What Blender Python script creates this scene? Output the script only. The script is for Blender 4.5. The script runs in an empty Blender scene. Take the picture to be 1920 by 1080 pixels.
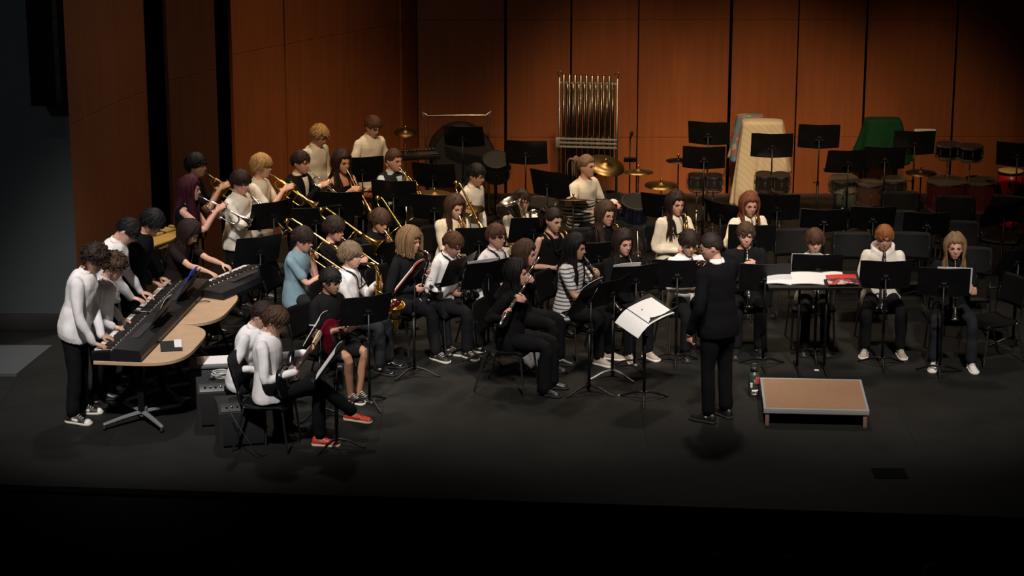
import bpy, math, random
import numpy as np
from mathutils import Matrix, Vector
random.seed(7); RNG = np.random.default_rng(7)
SC = bpy.context.scene; COL = SC.collection
PI = math.pi
def rad(a): return a * PI / 180.0
def V(*a): return np.array(a, float)
def nrm(v):
    v = np.asarray(v, float); l = np.linalg.norm(v)
    return v / l if l > 1e-9 else v
def lin(c):
    c = c / 255.0
    return c / 12.92 if c <= 0.04045 else ((c + 0.055) / 1.055) ** 2.4
def rgb(r, g, b): return (lin(r), lin(g), lin(b))
# ---------------------------------------------------------------- camera model (1920x1080, focal length in pixels)
FPX = 4300.0; TH = rad(15.3); CH = 6.84
def at(px, py, z=0.0):
    u = (px - 960) / FPX; v = (py - 540) / FPX
    d = V(u, math.cos(TH) - v * math.sin(TH), -math.sin(TH) - v * math.cos(TH))
    t = (z - CH) / d[2]
    return V(0, 0, CH) + d * t
def aty(px, py, Y):
    u = (px - 960) / FPX; v = (py - 540) / FPX
    d = V(u, math.cos(TH) - v * math.sin(TH), -math.sin(TH) - v * math.cos(TH))
    return V(0, 0, CH) + d * (Y / d[1])
# ---------------------------------------------------------------- matrices
def T4(v):
    m = np.eye(4); m[:3, 3] = v; return m
def RX(a):
    c, s = math.cos(a), math.sin(a); m = np.eye(4); m[1:3, 1:3] = [[c, -s], [s, c]]; return m
def RY(a):
    c, s = math.cos(a), math.sin(a); m = np.eye(4); m[0, 0] = c; m[0, 2] = s; m[2, 0] = -s; m[2, 2] = c; return m
def RZ(a):
    c, s = math.cos(a), math.sin(a); m = np.eye(4); m[0:2, 0:2] = [[c, -s], [s, c]]; return m
def SC4(x, y=None, z=None):
    y = x if y is None else y; z = x if z is None else z
    return np.diag([x, y, z, 1.0])
def FR(o, x, y, z):
    m = np.eye(4); m[:3, 0] = x; m[:3, 1] = y; m[:3, 2] = z; m[:3, 3] = o; return m
def ap(m, p): return m[:3, :3] @ np.asarray(p, float) + m[:3, 3]
def dr(m, p): return m[:3, :3] @ np.asarray(p, float)
# ---------------------------------------------------------------- mesh builder
def crv(pts, k=4):
    """Catmull-Rom resample of a polyline (values of any width)."""
    P = np.asarray(pts, float)
    if len(P) < 3: return P
    Q = np.vstack([2 * P[0] - P[1], P, 2 * P[-1] - P[-2]]); out = []
    for i in range(1, len(Q) - 2):
        for j in range(k):
            t = j / k
            out.append(0.5 * (2 * Q[i] + (Q[i + 1] - Q[i - 1]) * t + (2 * Q[i - 1] - 5 * Q[i] + 4 * Q[i + 1] - Q[i + 2]) * t * t
                              + (3 * Q[i] - Q[i - 1] - 3 * Q[i + 1] + Q[i + 2]) * t ** 3))
    out.append(P[-1]); return np.array(out)
class MB:
    def __init__(s): s.v = []; s.f = []; s.mi = []; s.n = 0
    def add(s, verts, faces, m=0, M=None):
        verts = np.asarray(verts, float).reshape(-1, 3)
        if M is not None: verts = verts @ M[:3, :3].T + M[:3, 3]
        b = s.n; s.v.append(verts); s.n += len(verts)
        for f in faces: s.f.append([i + b for i in f]); s.mi.append(m)
        return s
    def loft(s, rings, m=0, M=None, closed=True, caps=True, loop=False):
        R = np.asarray(rings, float); k, n = R.shape[:2]; F = []
        kk = k if loop else k - 1; nn = n if closed else n - 1
        for i in range(kk):
            a = i * n; b = ((i + 1) % k) * n
            for j in range(nn):
                j2 = (j + 1) % n
                F.append((a + j, a + j2, b + j2, b + j))
        if caps and not loop:
            F.append(tuple(range(n - 1, -1, -1))); F.append(tuple((k - 1) * n + j for j in range(n)))
        return s.add(R.reshape(-1, 3), F, m, M)
    def sweep(s, pts, r, n=8, m=0, M=None, up=None, rnd=True, loop=False):
        P = np.asarray(pts, float); N = len(P)
        r = np.asarray(r, float)
        if r.ndim == 0: r = np.full(N, float(r))
        r2 = r[:, 1] if r.ndim == 2 else r; r1 = r[:, 0] if r.ndim == 2 else r
        if loop: Tn = np.roll(P, -1, 0) - np.roll(P, 1, 0)
        else:
            Tn = np.zeros_like(P); Tn[1:-1] = P[2:] - P[:-2]; Tn[0] = P[1] - P[0]; Tn[-1] = P[-1] - P[-2]
        Tn = Tn / np.maximum(np.linalg.norm(Tn, axis=1, keepdims=True), 1e-9)
        a = np.asarray(up, float) if up is not None else (V(0, 0, 1) if abs(Tn[0][2]) < .9 else V(1, 0, 0))
        ang = np.arange(n) * 2 * PI / n; ca, sa = np.cos(ang)[:, None], np.sin(ang)[:, None]
        rings = []
        for i in range(N):
            if up is not None: a = np.asarray(up, float)
            a = a - Tn[i] * (a @ Tn[i]); a = nrm(a); b = np.cross(Tn[i], a)
            def ring(off, k): return P[i] + Tn[i] * off + a * ca * r1[i] * k + b * sa * r2[i] * k
            rm = min(r1[i], r2[i])
            if rnd and not loop and i == 0:
                rings += [ring(-rm * .95, .3), ring(-rm * .7, .72)]
            rings.append(ring(0, 1))
            if rnd and not loop and i == N - 1:
                rings += [ring(rm * .7, .72), ring(rm * .95, .3)]
        return s.loft(rings, m, M, loop=loop)
    def tube(s, pts, r, n=8, m=0, M=None, k=5, **kw):
        P = crv(pts, k)
        rr = np.asarray(r, float)
        if rr.ndim: rr = crv(rr.reshape(len(rr), -1), k); rr = rr[:, 0] if rr.shape[1] == 1 else rr
        return s.sweep(P, rr, n, m, M, **kw)
    def lathe(s, prof, n=20, m=0, M=None):
        rings = []
        ang = np.arange(n) * 2 * PI / n
        for (r, z) in prof: rings.append(np.stack([np.cos(ang) * r, np.sin(ang) * r, np.full(n, z)], 1))
        return s.loft(rings, m, M)
    def cyl(s, a, b, r, n=12, m=0, M=None, r2=None):
        return s.sweep([a, b], [r, r if r2 is None else r2], n, m, M, rnd=False)
    def ell(s, c, r, nu=14, nv=9, m=0, M=None, R=None):
        r = np.broadcast_to(np.asarray(r, float), (3,)); rings = []
        ang = np.arange(nu) * 2 * PI / nu
        for i in range(nv + 1):
            t = PI * (.04 + .92 * i / nv) - PI / 2
            rings.append(np.stack([np.cos(ang) * math.cos(t) * r[0], np.sin(ang) * math.cos(t) * r[1], np.full(nu, math.sin(t) * r[2])], 1))
        rings = np.array(rings)
        if R is not None: rings = rings @ np.asarray(R)[:3, :3].T
        return s.loft(rings + np.asarray(c, float), m, M)
    def prism(s, out, z0, z1, m=0, M=None, bev=0.0):
        O = np.asarray(out, float)[:, :2]; c = O.mean(0)
        E1 = np.roll(O, -1, 0) - O; E0 = O - np.roll(O, 1, 0)
        def inset(d):
            n1 = np.stack([-E1[:, 1], E1[:, 0]], 1); n0 = np.stack([-E0[:, 1], E0[:, 0]], 1)
            n1 /= np.maximum(np.linalg.norm(n1, axis=1, keepdims=True), 1e-9); n0 /= np.maximum(np.linalg.norm(n0, axis=1, keepdims=True), 1e-9)
            a = n1 + n0; a /= np.maximum(np.linalg.norm(a, axis=1, keepdims=True), .3)
            return O + a * d
        area = 0.5 * np.sum(O[:, 0] * np.roll(O[:, 1], -1) - O[:, 1] * np.roll(O[:, 0], -1))
        if area < 0: O = O[::-1].copy(); E1 = np.roll(O, -1, 0) - O; E0 = O - np.roll(O, 1, 0)
        def ring(q, z): return np.column_stack([q, np.full(len(q), z)])
        if bev > 0:
            b = inset(bev); m2 = inset(bev * .3)
            rings = [ring(b, z0), ring(m2, z0 + bev * .3), ring(O, z0 + bev), ring(O, z1 - bev), ring(m2, z1 - bev * .3), ring(b, z1)]
        else: rings = [ring(O, z0), ring(O, z1)]
        return s.loft(rings, m, M)
    def box(s, c, sz, m=0, M=None, bev=None, R=None):
        x, y, z = np.asarray(sz, float) / 2
        bev = min(x, y, z) * .25 if bev is None else bev
        L = T4(c) @ (R if R is not None else np.eye(4)); L = L if M is None else M @ L
        return s.prism([(-x, -y), (x, -y), (x, y), (-x, y)], -z, z, m, L, bev)
    def build(s, name, mats, parent=None, smooth=True, M=None, auto=None):
        me = bpy.data.meshes.new(name)
        vs = np.vstack(s.v) if s.v else np.zeros((0, 3))
        me.from_pydata(vs.tolist(), [], s.f)
        mats = mats if isinstance(mats, (list, tuple)) else [mats]
        for q in mats: me.materials.append(q)
        if len(mats) > 1: me.polygons.foreach_set('material_index', s.mi)
        if smooth:
            me.polygons.foreach_set('use_smooth', [True] * len(me.polygons))
            if auto: me.set_sharp_from_angle(angle=rad(min(auto, 20)))
        me.update()
        o = bpy.data.objects.new(name, me); COL.objects.link(o)
        if parent is not None: o.parent = parent
        if M is not None: place(o, M)
        return o
def rrect(w, h, r, k=5, ox=0, oy=0):
    out = []
    for cx, cy, a0 in ((w / 2 - r, h / 2 - r, 0), (-w / 2 + r, h / 2 - r, 90), (-w / 2 + r, -h / 2 + r, 180), (w / 2 - r, -h / 2 + r, 270)):
        for i in range(k + 1):
            a = rad(a0 + 90 * i / k); out.append((ox + cx + r * math.cos(a), oy + cy + r * math.sin(a)))
    return out
def circ(r, n=20, ox=0, oy=0): return [(ox + r * math.cos(2 * PI * i / n), oy + r * math.sin(2 * PI * i / n)) for i in range(n)]
def place(o, M):
    o.matrix_basis = Matrix([[float(x) for x in row] for row in M])
def empty(name, M=None, parent=None):
    o = bpy.data.objects.new(name, None); o.empty_display_size = .1; COL.objects.link(o)
    if parent is not None: o.parent = parent
    if M is not None: place(o, M)
    return o
def tag(o, label=None, cat=None, group=None, kind=None):
    if label: o['label'] = label
    if cat: o['category'] = cat
    if group: o['group'] = group
    if kind: o['kind'] = kind
    return o
KIDS = {}
def copy_tree(o, parent=None):
    c = o.copy(); COL.objects.link(c)
    if parent is not None: c.parent = parent
    for ch in list(o.children): copy_tree(ch, c)
    return c
PROTO = {}
def spawn(key, maker, M, label, cat, group=None):
    """First call builds the thing, later calls copy it with its parts."""
    if key not in PROTO: o = PROTO[key] = maker()
    else: o = copy_tree(PROTO[key])
    place(o, M); tag(o, label, cat, group)
    return o
# ---------------------------------------------------------------- materials
MATS = {}
def mat(name, col, rough=.6, metal=0., noise=0., nscale=20., bump=0., bscale=200., spec=.5, coat=0., sheen=0., aniso=None):
    if name in MATS: return MATS[name]
    m = bpy.data.materials.new(name); m.use_nodes = True; MATS[name] = m
    nt = m.node_tree; b = nt.nodes['Principled BSDF']
    b.inputs['Base Color'].default_value = (*col, 1); b.inputs['Roughness'].default_value = rough; b.inputs['Metallic'].default_value = metal
    b.inputs['Specular IOR Level'].default_value = spec
    if coat: b.inputs['Coat Weight'].default_value = coat
    if sheen: b.inputs['Sheen Weight'].default_value = sheen
    tc = None
    if noise or bump:
        tc = nt.nodes.new('ShaderNodeTexCoord'); mp = nt.nodes.new('ShaderNodeMapping'); nt.links.new(tc.outputs['Object'], mp.inputs[0])
        if aniso: mp.inputs['Scale'].default_value = aniso
    if noise:
        n = nt.nodes.new('ShaderNodeTexNoise'); n.inputs['Scale'].default_value = nscale; n.inputs['Detail'].default_value = 4
        nt.links.new(mp.outputs[0], n.inputs['Vector'])
        r = nt.nodes.new('ShaderNodeMapRange'); r.inputs['To Min'].default_value = 1 - noise; r.inputs['To Max'].default_value = 1 + noise
        r.inputs['From Min'].default_value = .3; r.inputs['From Max'].default_value = .7
        nt.links.new(n.outputs['Fac'], r.inputs['Value'])
        x = nt.nodes.new('ShaderNodeVectorMath'); x.operation = 'SCALE'; x.inputs[0].default_value = col
        nt.links.new(r.outputs[0], x.inputs['Scale']); nt.links.new(x.outputs[0], b.inputs['Base Color'])
    if bump:
        n2 = nt.nodes.new('ShaderNodeTexNoise'); n2.inputs['Scale'].default_value = bscale; n2.inputs['Detail'].default_value = 3
        nt.links.new(mp.outputs[0], n2.inputs['Vector'])
        bp = nt.nodes.new('ShaderNodeBump'); bp.inputs['Strength'].default_value = bump; bp.inputs['Distance'].default_value = .01
        nt.links.new(n2.outputs['Fac'], bp.inputs['Height']); nt.links.new(bp.outputs[0], b.inputs['Normal'])
    return m
def stripes(name, c1, c2, freq, duty=.5, zmin=-9, zmax=9):
    """Horizontal knitted stripes between two heights of the garment."""
    if name in MATS: return MATS[name]
    m = mat(name, c1, .9, bump=.2, bscale=300); nt = m.node_tree; b = nt.nodes['Principled BSDF']
    tc = nt.nodes.new('ShaderNodeTexCoord'); sp = nt.nodes.new('ShaderNodeSeparateXYZ'); nt.links.new(tc.outputs['Object'], sp.inputs[0])
    def mth(op, a, bb):
        n = nt.nodes.new('ShaderNodeMath'); n.operation = op
        for i, q in enumerate((a, bb)):
            if hasattr(q, 'links') or hasattr(q, 'is_linked'): nt.links.new(q, n.inputs[i])
            else: n.inputs[i].default_value = q
        return n.outputs[0]
    z = sp.outputs[2]
    s = mth('LESS_THAN', mth('FRACT', mth('MULTIPLY', z, freq), 0), duty)
    s = mth('MULTIPLY', s, mth('MULTIPLY', mth('GREATER_THAN', z, zmin), mth('LESS_THAN', z, zmax)))
    mx = nt.nodes.new('ShaderNodeMix'); mx.data_type = 'RGBA'; mx.inputs['A'].default_value = (*c1, 1); mx.inputs['B'].default_value = (*c2, 1)
    nt.links.new(s, mx.inputs['Factor']); nt.links.new(mx.outputs['Result'], b.inputs['Base Color'])
    return m
def cloth(name, col, rough=.9): return mat('cloth_' + name, col, rough, noise=.12, nscale=9, bump=.10, bscale=300, spec=.12)
BRASS = mat('brass', (.80, .52, .16), .2, 1.0, noise=.1, nscale=30)
SILVER = mat('silver_plate', (.82, .79, .72), .18, 1.0)
CHROME = mat('chrome', (.75, .75, .75), .24, 1.0)
STEEL = mat('dull_steel', (.28, .28, .28), .35, 1.0)
BLKMET = mat('black_enamel', (.005, .005, .0056), .42, noise=.3, nscale=8, spec=.35)
BLKPLA = mat('black_plastic', (.012, .012, .013), .45, bump=.1, bscale=400)
CHAIRP = mat('charcoal_chair_shell', (.003, .003, .0032), .55, spec=.12, bump=.15, bscale=300)
RUBBER = mat('rubber', (.01, .01, .01), .8)
EBONY = mat('ebony_wood', (.010, .008, .007), .3, noise=.4, nscale=40)
PAPER = mat('paper', (.72, .71, .69), .85)
BLKLAC = mat('black_lacquer', (.006, .006, .007), .14, coat=.5)
# ---------------------------------------------------------------- batch voxel union
PENDING = []
def union(o, vox, it=4, post=None, fac=.5, adapt=0.0):
    m = o.modifiers.new('u', 'REMESH'); m.mode = 'VOXEL'; m.voxel_size = vox; m.use_smooth_shade = True; m.adaptivity = adapt
    if it:
        s = o.modifiers.new('s', 'SMOOTH'); s.factor = fac; s.iterations = it
    PENDING.append((o, post))
def wrinkle(co, no, amp, seed, dirs=None):
    r = np.random.default_rng(seed); d = np.zeros(len(co))
    for k in range(7):
        f = r.normal(size=3); f = f / np.linalg.norm(f) * (12 + 7 * k); f[2] *= .7
        g = r.normal(size=3) * 9
        d += np.sin(co @ f + 1.8 * np.sin(co @ g + r.uniform(0, 6)) + r.uniform(0, 6)) / (1 + .35 * k)
    d = np.sign(d) * np.abs(d) ** .8
    return co + no * (d * amp / 2.2)[:, None]
def flush():
    dg = bpy.context.evaluated_depsgraph_get(); dg.update()
    for o, post in PENDING:
        ev = o.evaluated_get(dg); me = bpy.data.meshes.new_from_object(ev)
        old = o.data; mats = list(old.materials); o.modifiers.clear(); o.data = me; me.name = o.name
        me.materials.clear()
        for q in mats: me.materials.append(q)
        bpy.data.meshes.remove(old)
        n = len(me.vertices); co = np.empty(n * 3); me.vertices.foreach_get('co', co); co = co.reshape(-1, 3)
        me.polygons.foreach_set('use_smooth', [True] * len(me.polygons))
        if post:
            no = np.empty(n * 3); me.vertex_normals.foreach_get('vector', no); no = no.reshape(-1, 3)
            co2 = post(me, co, no)
            if co2 is not None: me.vertices.foreach_set('co', co2.ravel())
        me.update()
    PENDING.clear()
# ================================================================ people
SKINS = {'fair': (.62, .36, .26), 'pink': (.62, .33, .25), 'tan': (.46, .25, .16), 'brown': (.30, .155, .09), 'warm': (.55, .30, .19)}
def skinm(k):
    c = SKINS[k]; return mat('skin_' + k, c, .5, noise=.06, nscale=25, bump=.05, bscale=300, spec=.35)
def lipm(k):
    c = SKINS[k]; return mat('lips_' + k, (c[0] * .9, c[1] * .66, c[2] * .64), .45)
HAIRC = {'black': (.008, .007, .007), 'dark': (.022, .013, .010), 'brown': (.055, .030, .018), 'chestnut': (.075, .036, .019), 'sandy': (.20, .12, .06),
         'blond': (.36, .22, .09), 'ash': (.16, .105, .065), 'ginger': (.26, .095, .03), 'auburn': (.15, .052, .024), 'burgundy': (.045, .008, .016)}
def hairm(k): return mat('hair_' + k, HAIRC[k], .52, noise=.35, nscale=60, bump=.5, bscale=160, aniso=(1, 1, .12), spec=.2)
HH, HW = .112, .073
def headsurf(D, face=True):
    x, y, z = D[:, 0], D[:, 1], D[:, 2]
    t = np.maximum(0, -z)
    X = HW * x * (1 - .30 * t ** 1.5)
    Y = .092 * y + .046 * t ** 1.6 - .004
    Z = HH * z
    if face:
        fr = (y > 0) * 1.0
        g = lambda a, c, s: np.exp(-((a - c) / s) ** 2)
        w = g(X, 0, .0105)
        Y = Y + fr * (.024 * w * g(Z, -.021, .011) + .013 * w * g(Z, -.002, .018))
        Y = Y - fr * .008 * g(np.abs(X), .030, .013) * g(Z, .004, .010)
        Y = Y + fr * .004 * g(Z, .024, .009) * g(X, 0, .045)
        Y = Y + fr * (.006 * g(Z, -.049, .006) + .005 * g(Z, -.061, .006)) * g(X, 0, .019)
        Y = Y - fr * .003 * g(Z, -.072, .005) * g(X, 0, .02)
        Y = Y + fr * .007 * g(Z, -.095, .014) * g(X, 0, .020)
        X = X + np.sign(x) * fr * .004 * g(Z, -.02, .02) * g(np.abs(X), .045, .02)
    return np.stack([X, Y, Z], 1)
def sphgrid(nu, nv):
    rows = []
    for i in range(nv + 1):
        t = PI * (.02 + .96 * i / nv) - PI / 2
        a = np.arange(nu) * 2 * PI / nu
        rows.append(np.stack([np.sin(a) * math.cos(t), np.cos(a) * math.cos(t), np.full(nu, math.sin(t))], 1))
    return np.array(rows)
def sst(a, b, x):
    t = np.clip((x - a) / (b - a), 0, 1); return t * t * (3 - 2 * t)
TH_ = np.array([-.09, -.05, 0, .05, .10, .15, .20, .24, .265, .285, .30, .315, .34])
TRX = np.array([.088, .100, .102, .092, .084, .088, .096, .100, .096, .078, .056, .043, .034])
TRY = np.array([.060, .069, .070, .064, .060, .064, .068, .068, .062, .054, .045, .038, .034])
def hand_mesh(mb, right, wrist, d, n, k, curl=.55, spread=.0):
    d = nrm(d); n = nrm(n - d * (np.asarray(n) @ d)); e = np.cross(d, n); ts = e if right else -e
    mb.ell(wrist + d * .047 * k, (.031 * k, .050 * k, .015 * k), 12, 8, R=FR((0, 0, 0), ts, d, n))
    mb.sweep([wrist - d * .02 * k, wrist + d * .04 * k], [(.017 * k, .024 * k), (.014 * k, .029 * k)], 8, up=n)
    L = (.070, .079, .073, .056)
    for i in range(4):
        b = wrist + d * (.084 - .004 * abs(i - 1)) * k + ts * (.0265 - .0175 * i) * k
        c = curl * (.85 + .12 * i); pts = [b - d * .02 * k]; a = c * .45; p = b
        pts.append(p)
        fd = nrm(d + ts * (.10 - .07 * i + spread * (1.5 - i)))
        for q, (fr, aa) in enumerate(((.45, c * .6), (.31, c * 1.5), (.24, c * 2.2))):
            p = p + (fd * math.cos(aa) + n * math.sin(aa)) * L[i] * fr * k; pts.append(p)
        mb.sweep(pts, [.0085 * k, .0088 * k, .008 * k, .0074 * k, .0062 * k], 7)
    b = wrist + d * .022 * k + ts * .024 * k
    t1 = nrm(d * .62 + ts * .65 + n * .42); t2 = nrm(d * .85 + ts * .2 + n * .5)
    mb.sweep([b - t1 * .01, b + t1 * .036 * k, b + t1 * .036 * k + t2 * .03 * k, b + t1 * .036 * k + t2 * .052 * k], [.0135 * k, .0115 * k, .0095 * k, .007 * k], 7)
def ik(S, Wr, a, b, pole):
    v = Wr - S; L = np.linalg.norm(v); mx = (a + b) * .985
    if L > mx: Wr = S + v / L * mx; v = Wr - S; L = mx
    L = max(L, abs(a - b) + .02)
    u = nrm(v); x = (a * a - b * b + L * L) / (2 * L); h = math.sqrt(max(a * a - x * x, 0))
    p = nrm(pole - u * (np.asarray(pole) @ u))
    return S + u * x + p * h, Wr
def shoe_mesh(o_ankle, yaw, pitch, k, mats, parent, name='shoe', boot=1.0, zs=None):
    mb = MB(); ys = [-.070, -.062, -.035, 0, .045, .09, .13, .158, .170]
    w = [.014, .029, .035, .034, .038, .045, .045, .034, .015]; h = [.05, .080, .092 * boot, .094 * boot, .080, .062, .053, .045, .032]
    n = 14; up = []; so = []
    for y, ww, hh in zip(ys, w, h):
        ring = []
        for j in range(n):
            a = 2 * PI * j / n; cx, sz = math.cos(a), math.sin(a)
            zz = .020 + (hh - .02) * max(0, sz) ** .75 if sz > 0 else .020 + .006 * sz
            ring.append((ww * (abs(cx) ** .7) * (1 if cx > 0 else -1) * (1 - .25 * max(0, sz)), y, zz))
        up.append(ring)
        so.append([(ww * 1.10 * (1 if c > 0 else -1) * abs(c) ** .55, y * 1.04, z) for c, z in
                   [(math.cos(2 * PI * j / n), (.0 if math.sin(2 * PI * j / n) < 0 else .026)) for j in range(n)]])
    M = T4(o_ankle) @ RZ(yaw) @ RX(pitch) @ T4((0, 0, -.085 * k)) @ SC4(k)
    mb.loft(up, 0, M); mb.loft(so, 1, M)
    if len(mats) > 2:   # toe cap patch and side panel
        mb.loft([[(x * 1.04, y * 1.01, z * 1.03 + .001) for x, y, z in r] for r in up[6:]], 2, M)
        for sgn in (1, -1):
            mb.ell((sgn * .037, .035, .042), (.006, .035, .016), 8, 5, 2, M)
    for q in range(4):
        y = .035 + .018 * q; z = .088 - .010 * q
        mb.sweep([(-.02, y, z), (0, y + .004, z + .006), (.02, y, z)], .0035, 5, 3 if len(mats) > 3 else 1, M)
    return mb.build(name, mats, parent)
BODIES = []
def person(who, px, py, S, yaw, pose='sit', hair='short', hcol='brown', skin='fair', top='shirt', tcol=None, bcol=None, shoe=None, lean=4, hp=10, hy=0, side=0,
           hands=None, inst=None, legs=None, bottom='trousers', build=1.0, seat=.44, hem=-.07, glasses=False, ff=0., sprd=0., tie=None, extra=None, label=None,
           z0=0.0, curl=.55, feet=True, strap=False, group=None, poles=None, socks=None, lip=True, seed=None, root=None, trim=None):
    k = S / 1.65; seed = seed if seed is not None else (int(px) * 7 + int(py)) % 9999
    rg = np.random.default_rng(seed)
    hz = (.515 * S) if pose == 'stand' else seat + .085
    sd = nrm(V(math.sin(rad(side)), math.sin(rad(lean)), math.cos(rad(lean)) * math.cos(rad(side))))
    pel = V(0, 0, hz)
    ex = nrm(V(1, 0, 0) - sd * sd[0]); ey = np.cross(sd, ex)
    def sp(h, x=0., y=0.):
        q = pel + (sd * h * S if h > 0 else V(0, 0, h * S)); return q + ex * x + ey * y
    def tor(h): return np.interp(h, TH_, TRX) * S * build, np.interp(h, TH_, TRY) * S * build
    neck = sp(.315); hs = 1.02 + .08 * k
    Rh = RZ(rad(hy)) @ RX(-rad(hp + lean))
    hc = neck + sd * .018 * S + V(0, .012, 0) + Rh[:3, :3] @ V(0, .012, .098 * hs)
    Hm = T4(hc) @ Rh @ SC4(hs)
    topz = hc[2] + HH * hs + .016
    if root is None:
        tgt = at(px, py, z0 + topz); off = RZ(rad(yaw) + PI)[:3, :3] @ V(hc[0], hc[1], 0)
        root = tgt - off; root[2] = z0
    else: root = V(root[0], root[1], z0)
    PM = T4(root) @ RZ(rad(yaw) + PI)
    R = dict(PM=PM, Hm=Hm, root=root, S=S, mouth=ap(Hm, (0, .102, -.055)), sp=sp, who=who)
    sh = {}
    for sg in (1, -1): sh[sg] = sp(.264, sg * .100 * S * build, .0)
    # instrument
    hd = dict(hands or {})
    if inst:
        im = inst(R) if callable(inst) else inst
        R['IM'] = im['M']
        for key in ('R', 'L'):
            if key in im and key not in hd:
                p, d, n = im[key][:3]; hd[key] = (ap(im['M'], p), dr(im['M'], d), dr(im['M'], n)) + tuple(im[key][3:])
    body = MB()
    hr = sphgrid(40, 30); G = hr.reshape(-1, 3)
    body.loft((headsurf(G) @ Hm[:3, :3].T + Hm[:3, 3]).reshape(31, 40, 3))
    for sg in (1, -1):
        body.ell(ap(Hm, (sg * .070, -.008, -.006)), np.array((.010, .017, .028)) * hs, 10, 8, R=Rh @ RZ(sg * .35))
    body.tube([sp(.28), neck, ap(Hm, (0, -.012, -.06)), ap(Hm, (0, -.005, 0))], np.array([.055, .047, .047, .045]) * (.85 + .15 * k), 12, k=4)
    hl = np.array([-.07, -.03, .02, .06, .10, .15, .20, .24, .265, .285, .30, .318])
    ang = np.arange(20) * 2 * PI / 20
    rings = []
    for h in hl:
        rx, ry = tor(h); f = .90
        rings.append(sp(h) + np.outer(np.cos(ang) * rx * f, ex) + np.outer(np.sin(ang) * ry * f, ey))
    body.loft(rings)
    arms = {}
    for key, sg in (('R', 1), ('L', -1)):
        if key in hd and hd[key] is not None:
            p, d, n = hd[key][:3]; cl = hd[key][3] if len(hd[key]) > 3 else curl
            d = nrm(d); wr = np.asarray(p, float) - d * .075 * k - nrm(n) * .012
        else:
            d = V(0, .25, -1) if pose == 'stand' else V(-sg * .3, 1, -.3); n = V(-sg, 0, -.2) if pose == 'stand' else V(0, -.2, -1); cl = .45
            d = nrm(d)
            wr = sh[sg] + V(sg * .03, .05, -.315 * S) if pose == 'stand' else V(sg * .10, .22, hz + .10)
        pole = poles[key] if poles and key in poles else V(sg * .45, -.35, -.8)
        el, wr = ik(sh[sg], wr, .178 * S, .155 * S, np.asarray(pole, float))
        arms[key] = (sh[sg], el, wr)
        body.tube([sh[sg], sh[sg] * .5 + el * .5, el, el * .55 + wr * .45, wr], np.array([.041, .041, .035, .035, .024]) * k * build, 10, k=3)
        hand_mesh(body, sg > 0, wr, d, np.asarray(n, float), .97 * k, cl)
    # legs
    lg = {}
    for key, sg in (('R', 1), ('L', -1)):
        if legs and key in legs:
            kn, an = [np.asarray(q, float) for q in legs[key][:2]]; fy, fp = legs[key][2:4] if len(legs[key]) > 3 else (0, 0)
        elif pose == 'stand':
            kn = V(sg * .062 * S, .015, .275 * S); an = V(sg * (.066 * S + sprd), -.01 + ff * sg, .085 * k); fy, fp = -sg * 12, 0
        else:
            kn = V(sg * (.068 * S + sprd), .245 * S, min(hz - .01, .085 * k + .245 * S)); an = V(sg * (.070 * S + sprd * 1.1), .245 * S + ff + .01, .085 * k); fy, fp = -sg * 10, 0
        hp_ = V(sg * .050 * S, 0.0, hz - .01); lg[key] = (hp_, kn, an, fy, fp)
        body.tube([hp_, hp_ * .5 + kn * .5, kn, kn * .6 + an * .4, an], np.array([.072, .064, .047, .046, .033]) * k * build, 10, k=3)
        fd = dr(RZ(rad(fy)) @ RX(rad(fp)), (0, 1, 0))
        body.sweep([an + V(0, 0, -.03) * k, an + fd * .06 * k + V(0, 0, -.045 * k), an + fd * .13 * k + V(0, 0, -.055 * k)], np.array([.034, .028, .02]) * k, 8)
    sm = skinm(skin)
    bo = body.build('person', [sm, lipm(skin)])
    place(bo, PM); tag(bo, label, 'person', group)
    mc = ap(Hm, (0, .10, -.055)); Hi = np.linalg.inv(Hm)
    def post(me, co, no):
        q = np.empty(len(me.polygons) * 3); me.polygons.foreach_get('center', q); q = q.reshape(-1, 3) @ Hi[:3, :3].T + Hi[:3, 3]
        lm = (np.abs(q[:, 0]) < .021) & (np.abs(q[:, 2] + .055 - .10 * np.abs(q[:, 0])) < .0085) & (q[:, 1] > .075)
        me.polygons.foreach_set('material_index', lm.astype(np.int32))
        return None
    union(bo, .0066, 3, post, .5, .0)
    # eyes and brows
    for sg in (1, -1):
        e = MB()
        e.ell(ap(Hm, (sg * .030, .074, .003)), np.array((.0125, .0085, .0058)) * hs, 10, 8, 0, R=Rh)
        e.ell(ap(Hm, (sg * .030, .0805, .0015)), np.array((.0052, .0035, .0050)) * hs, 8, 6, 1, R=Rh)
        e.sweep([ap(Hm, (sg * .016, .080, .006)), ap(Hm, (sg * .030, .0845, .0095)), ap(Hm, (sg * .044, .076, .006))], .0019, 5, 1)
        e.build('eye', [mat('eye_white', (.55, .52, .5), .3), mat('eye_dark', (.015, .010, .008), .2)], bo)
        b = MB()
        b.sweep([ap(Hm, (sg * .013, .0925, .021)), ap(Hm, (sg * .030, .0905, .0275)), ap(Hm, (sg * .050, .076, .020))], [(.003, .004), (.0035, .0045), (.002, .002)], 6, up=Rh[:3, 2])
        b.build('eyebrow', hairm(hcol), bo)
    do_hair(bo, Hm, hs, hair, hcol, rg, sp, tor, ey)
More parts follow.
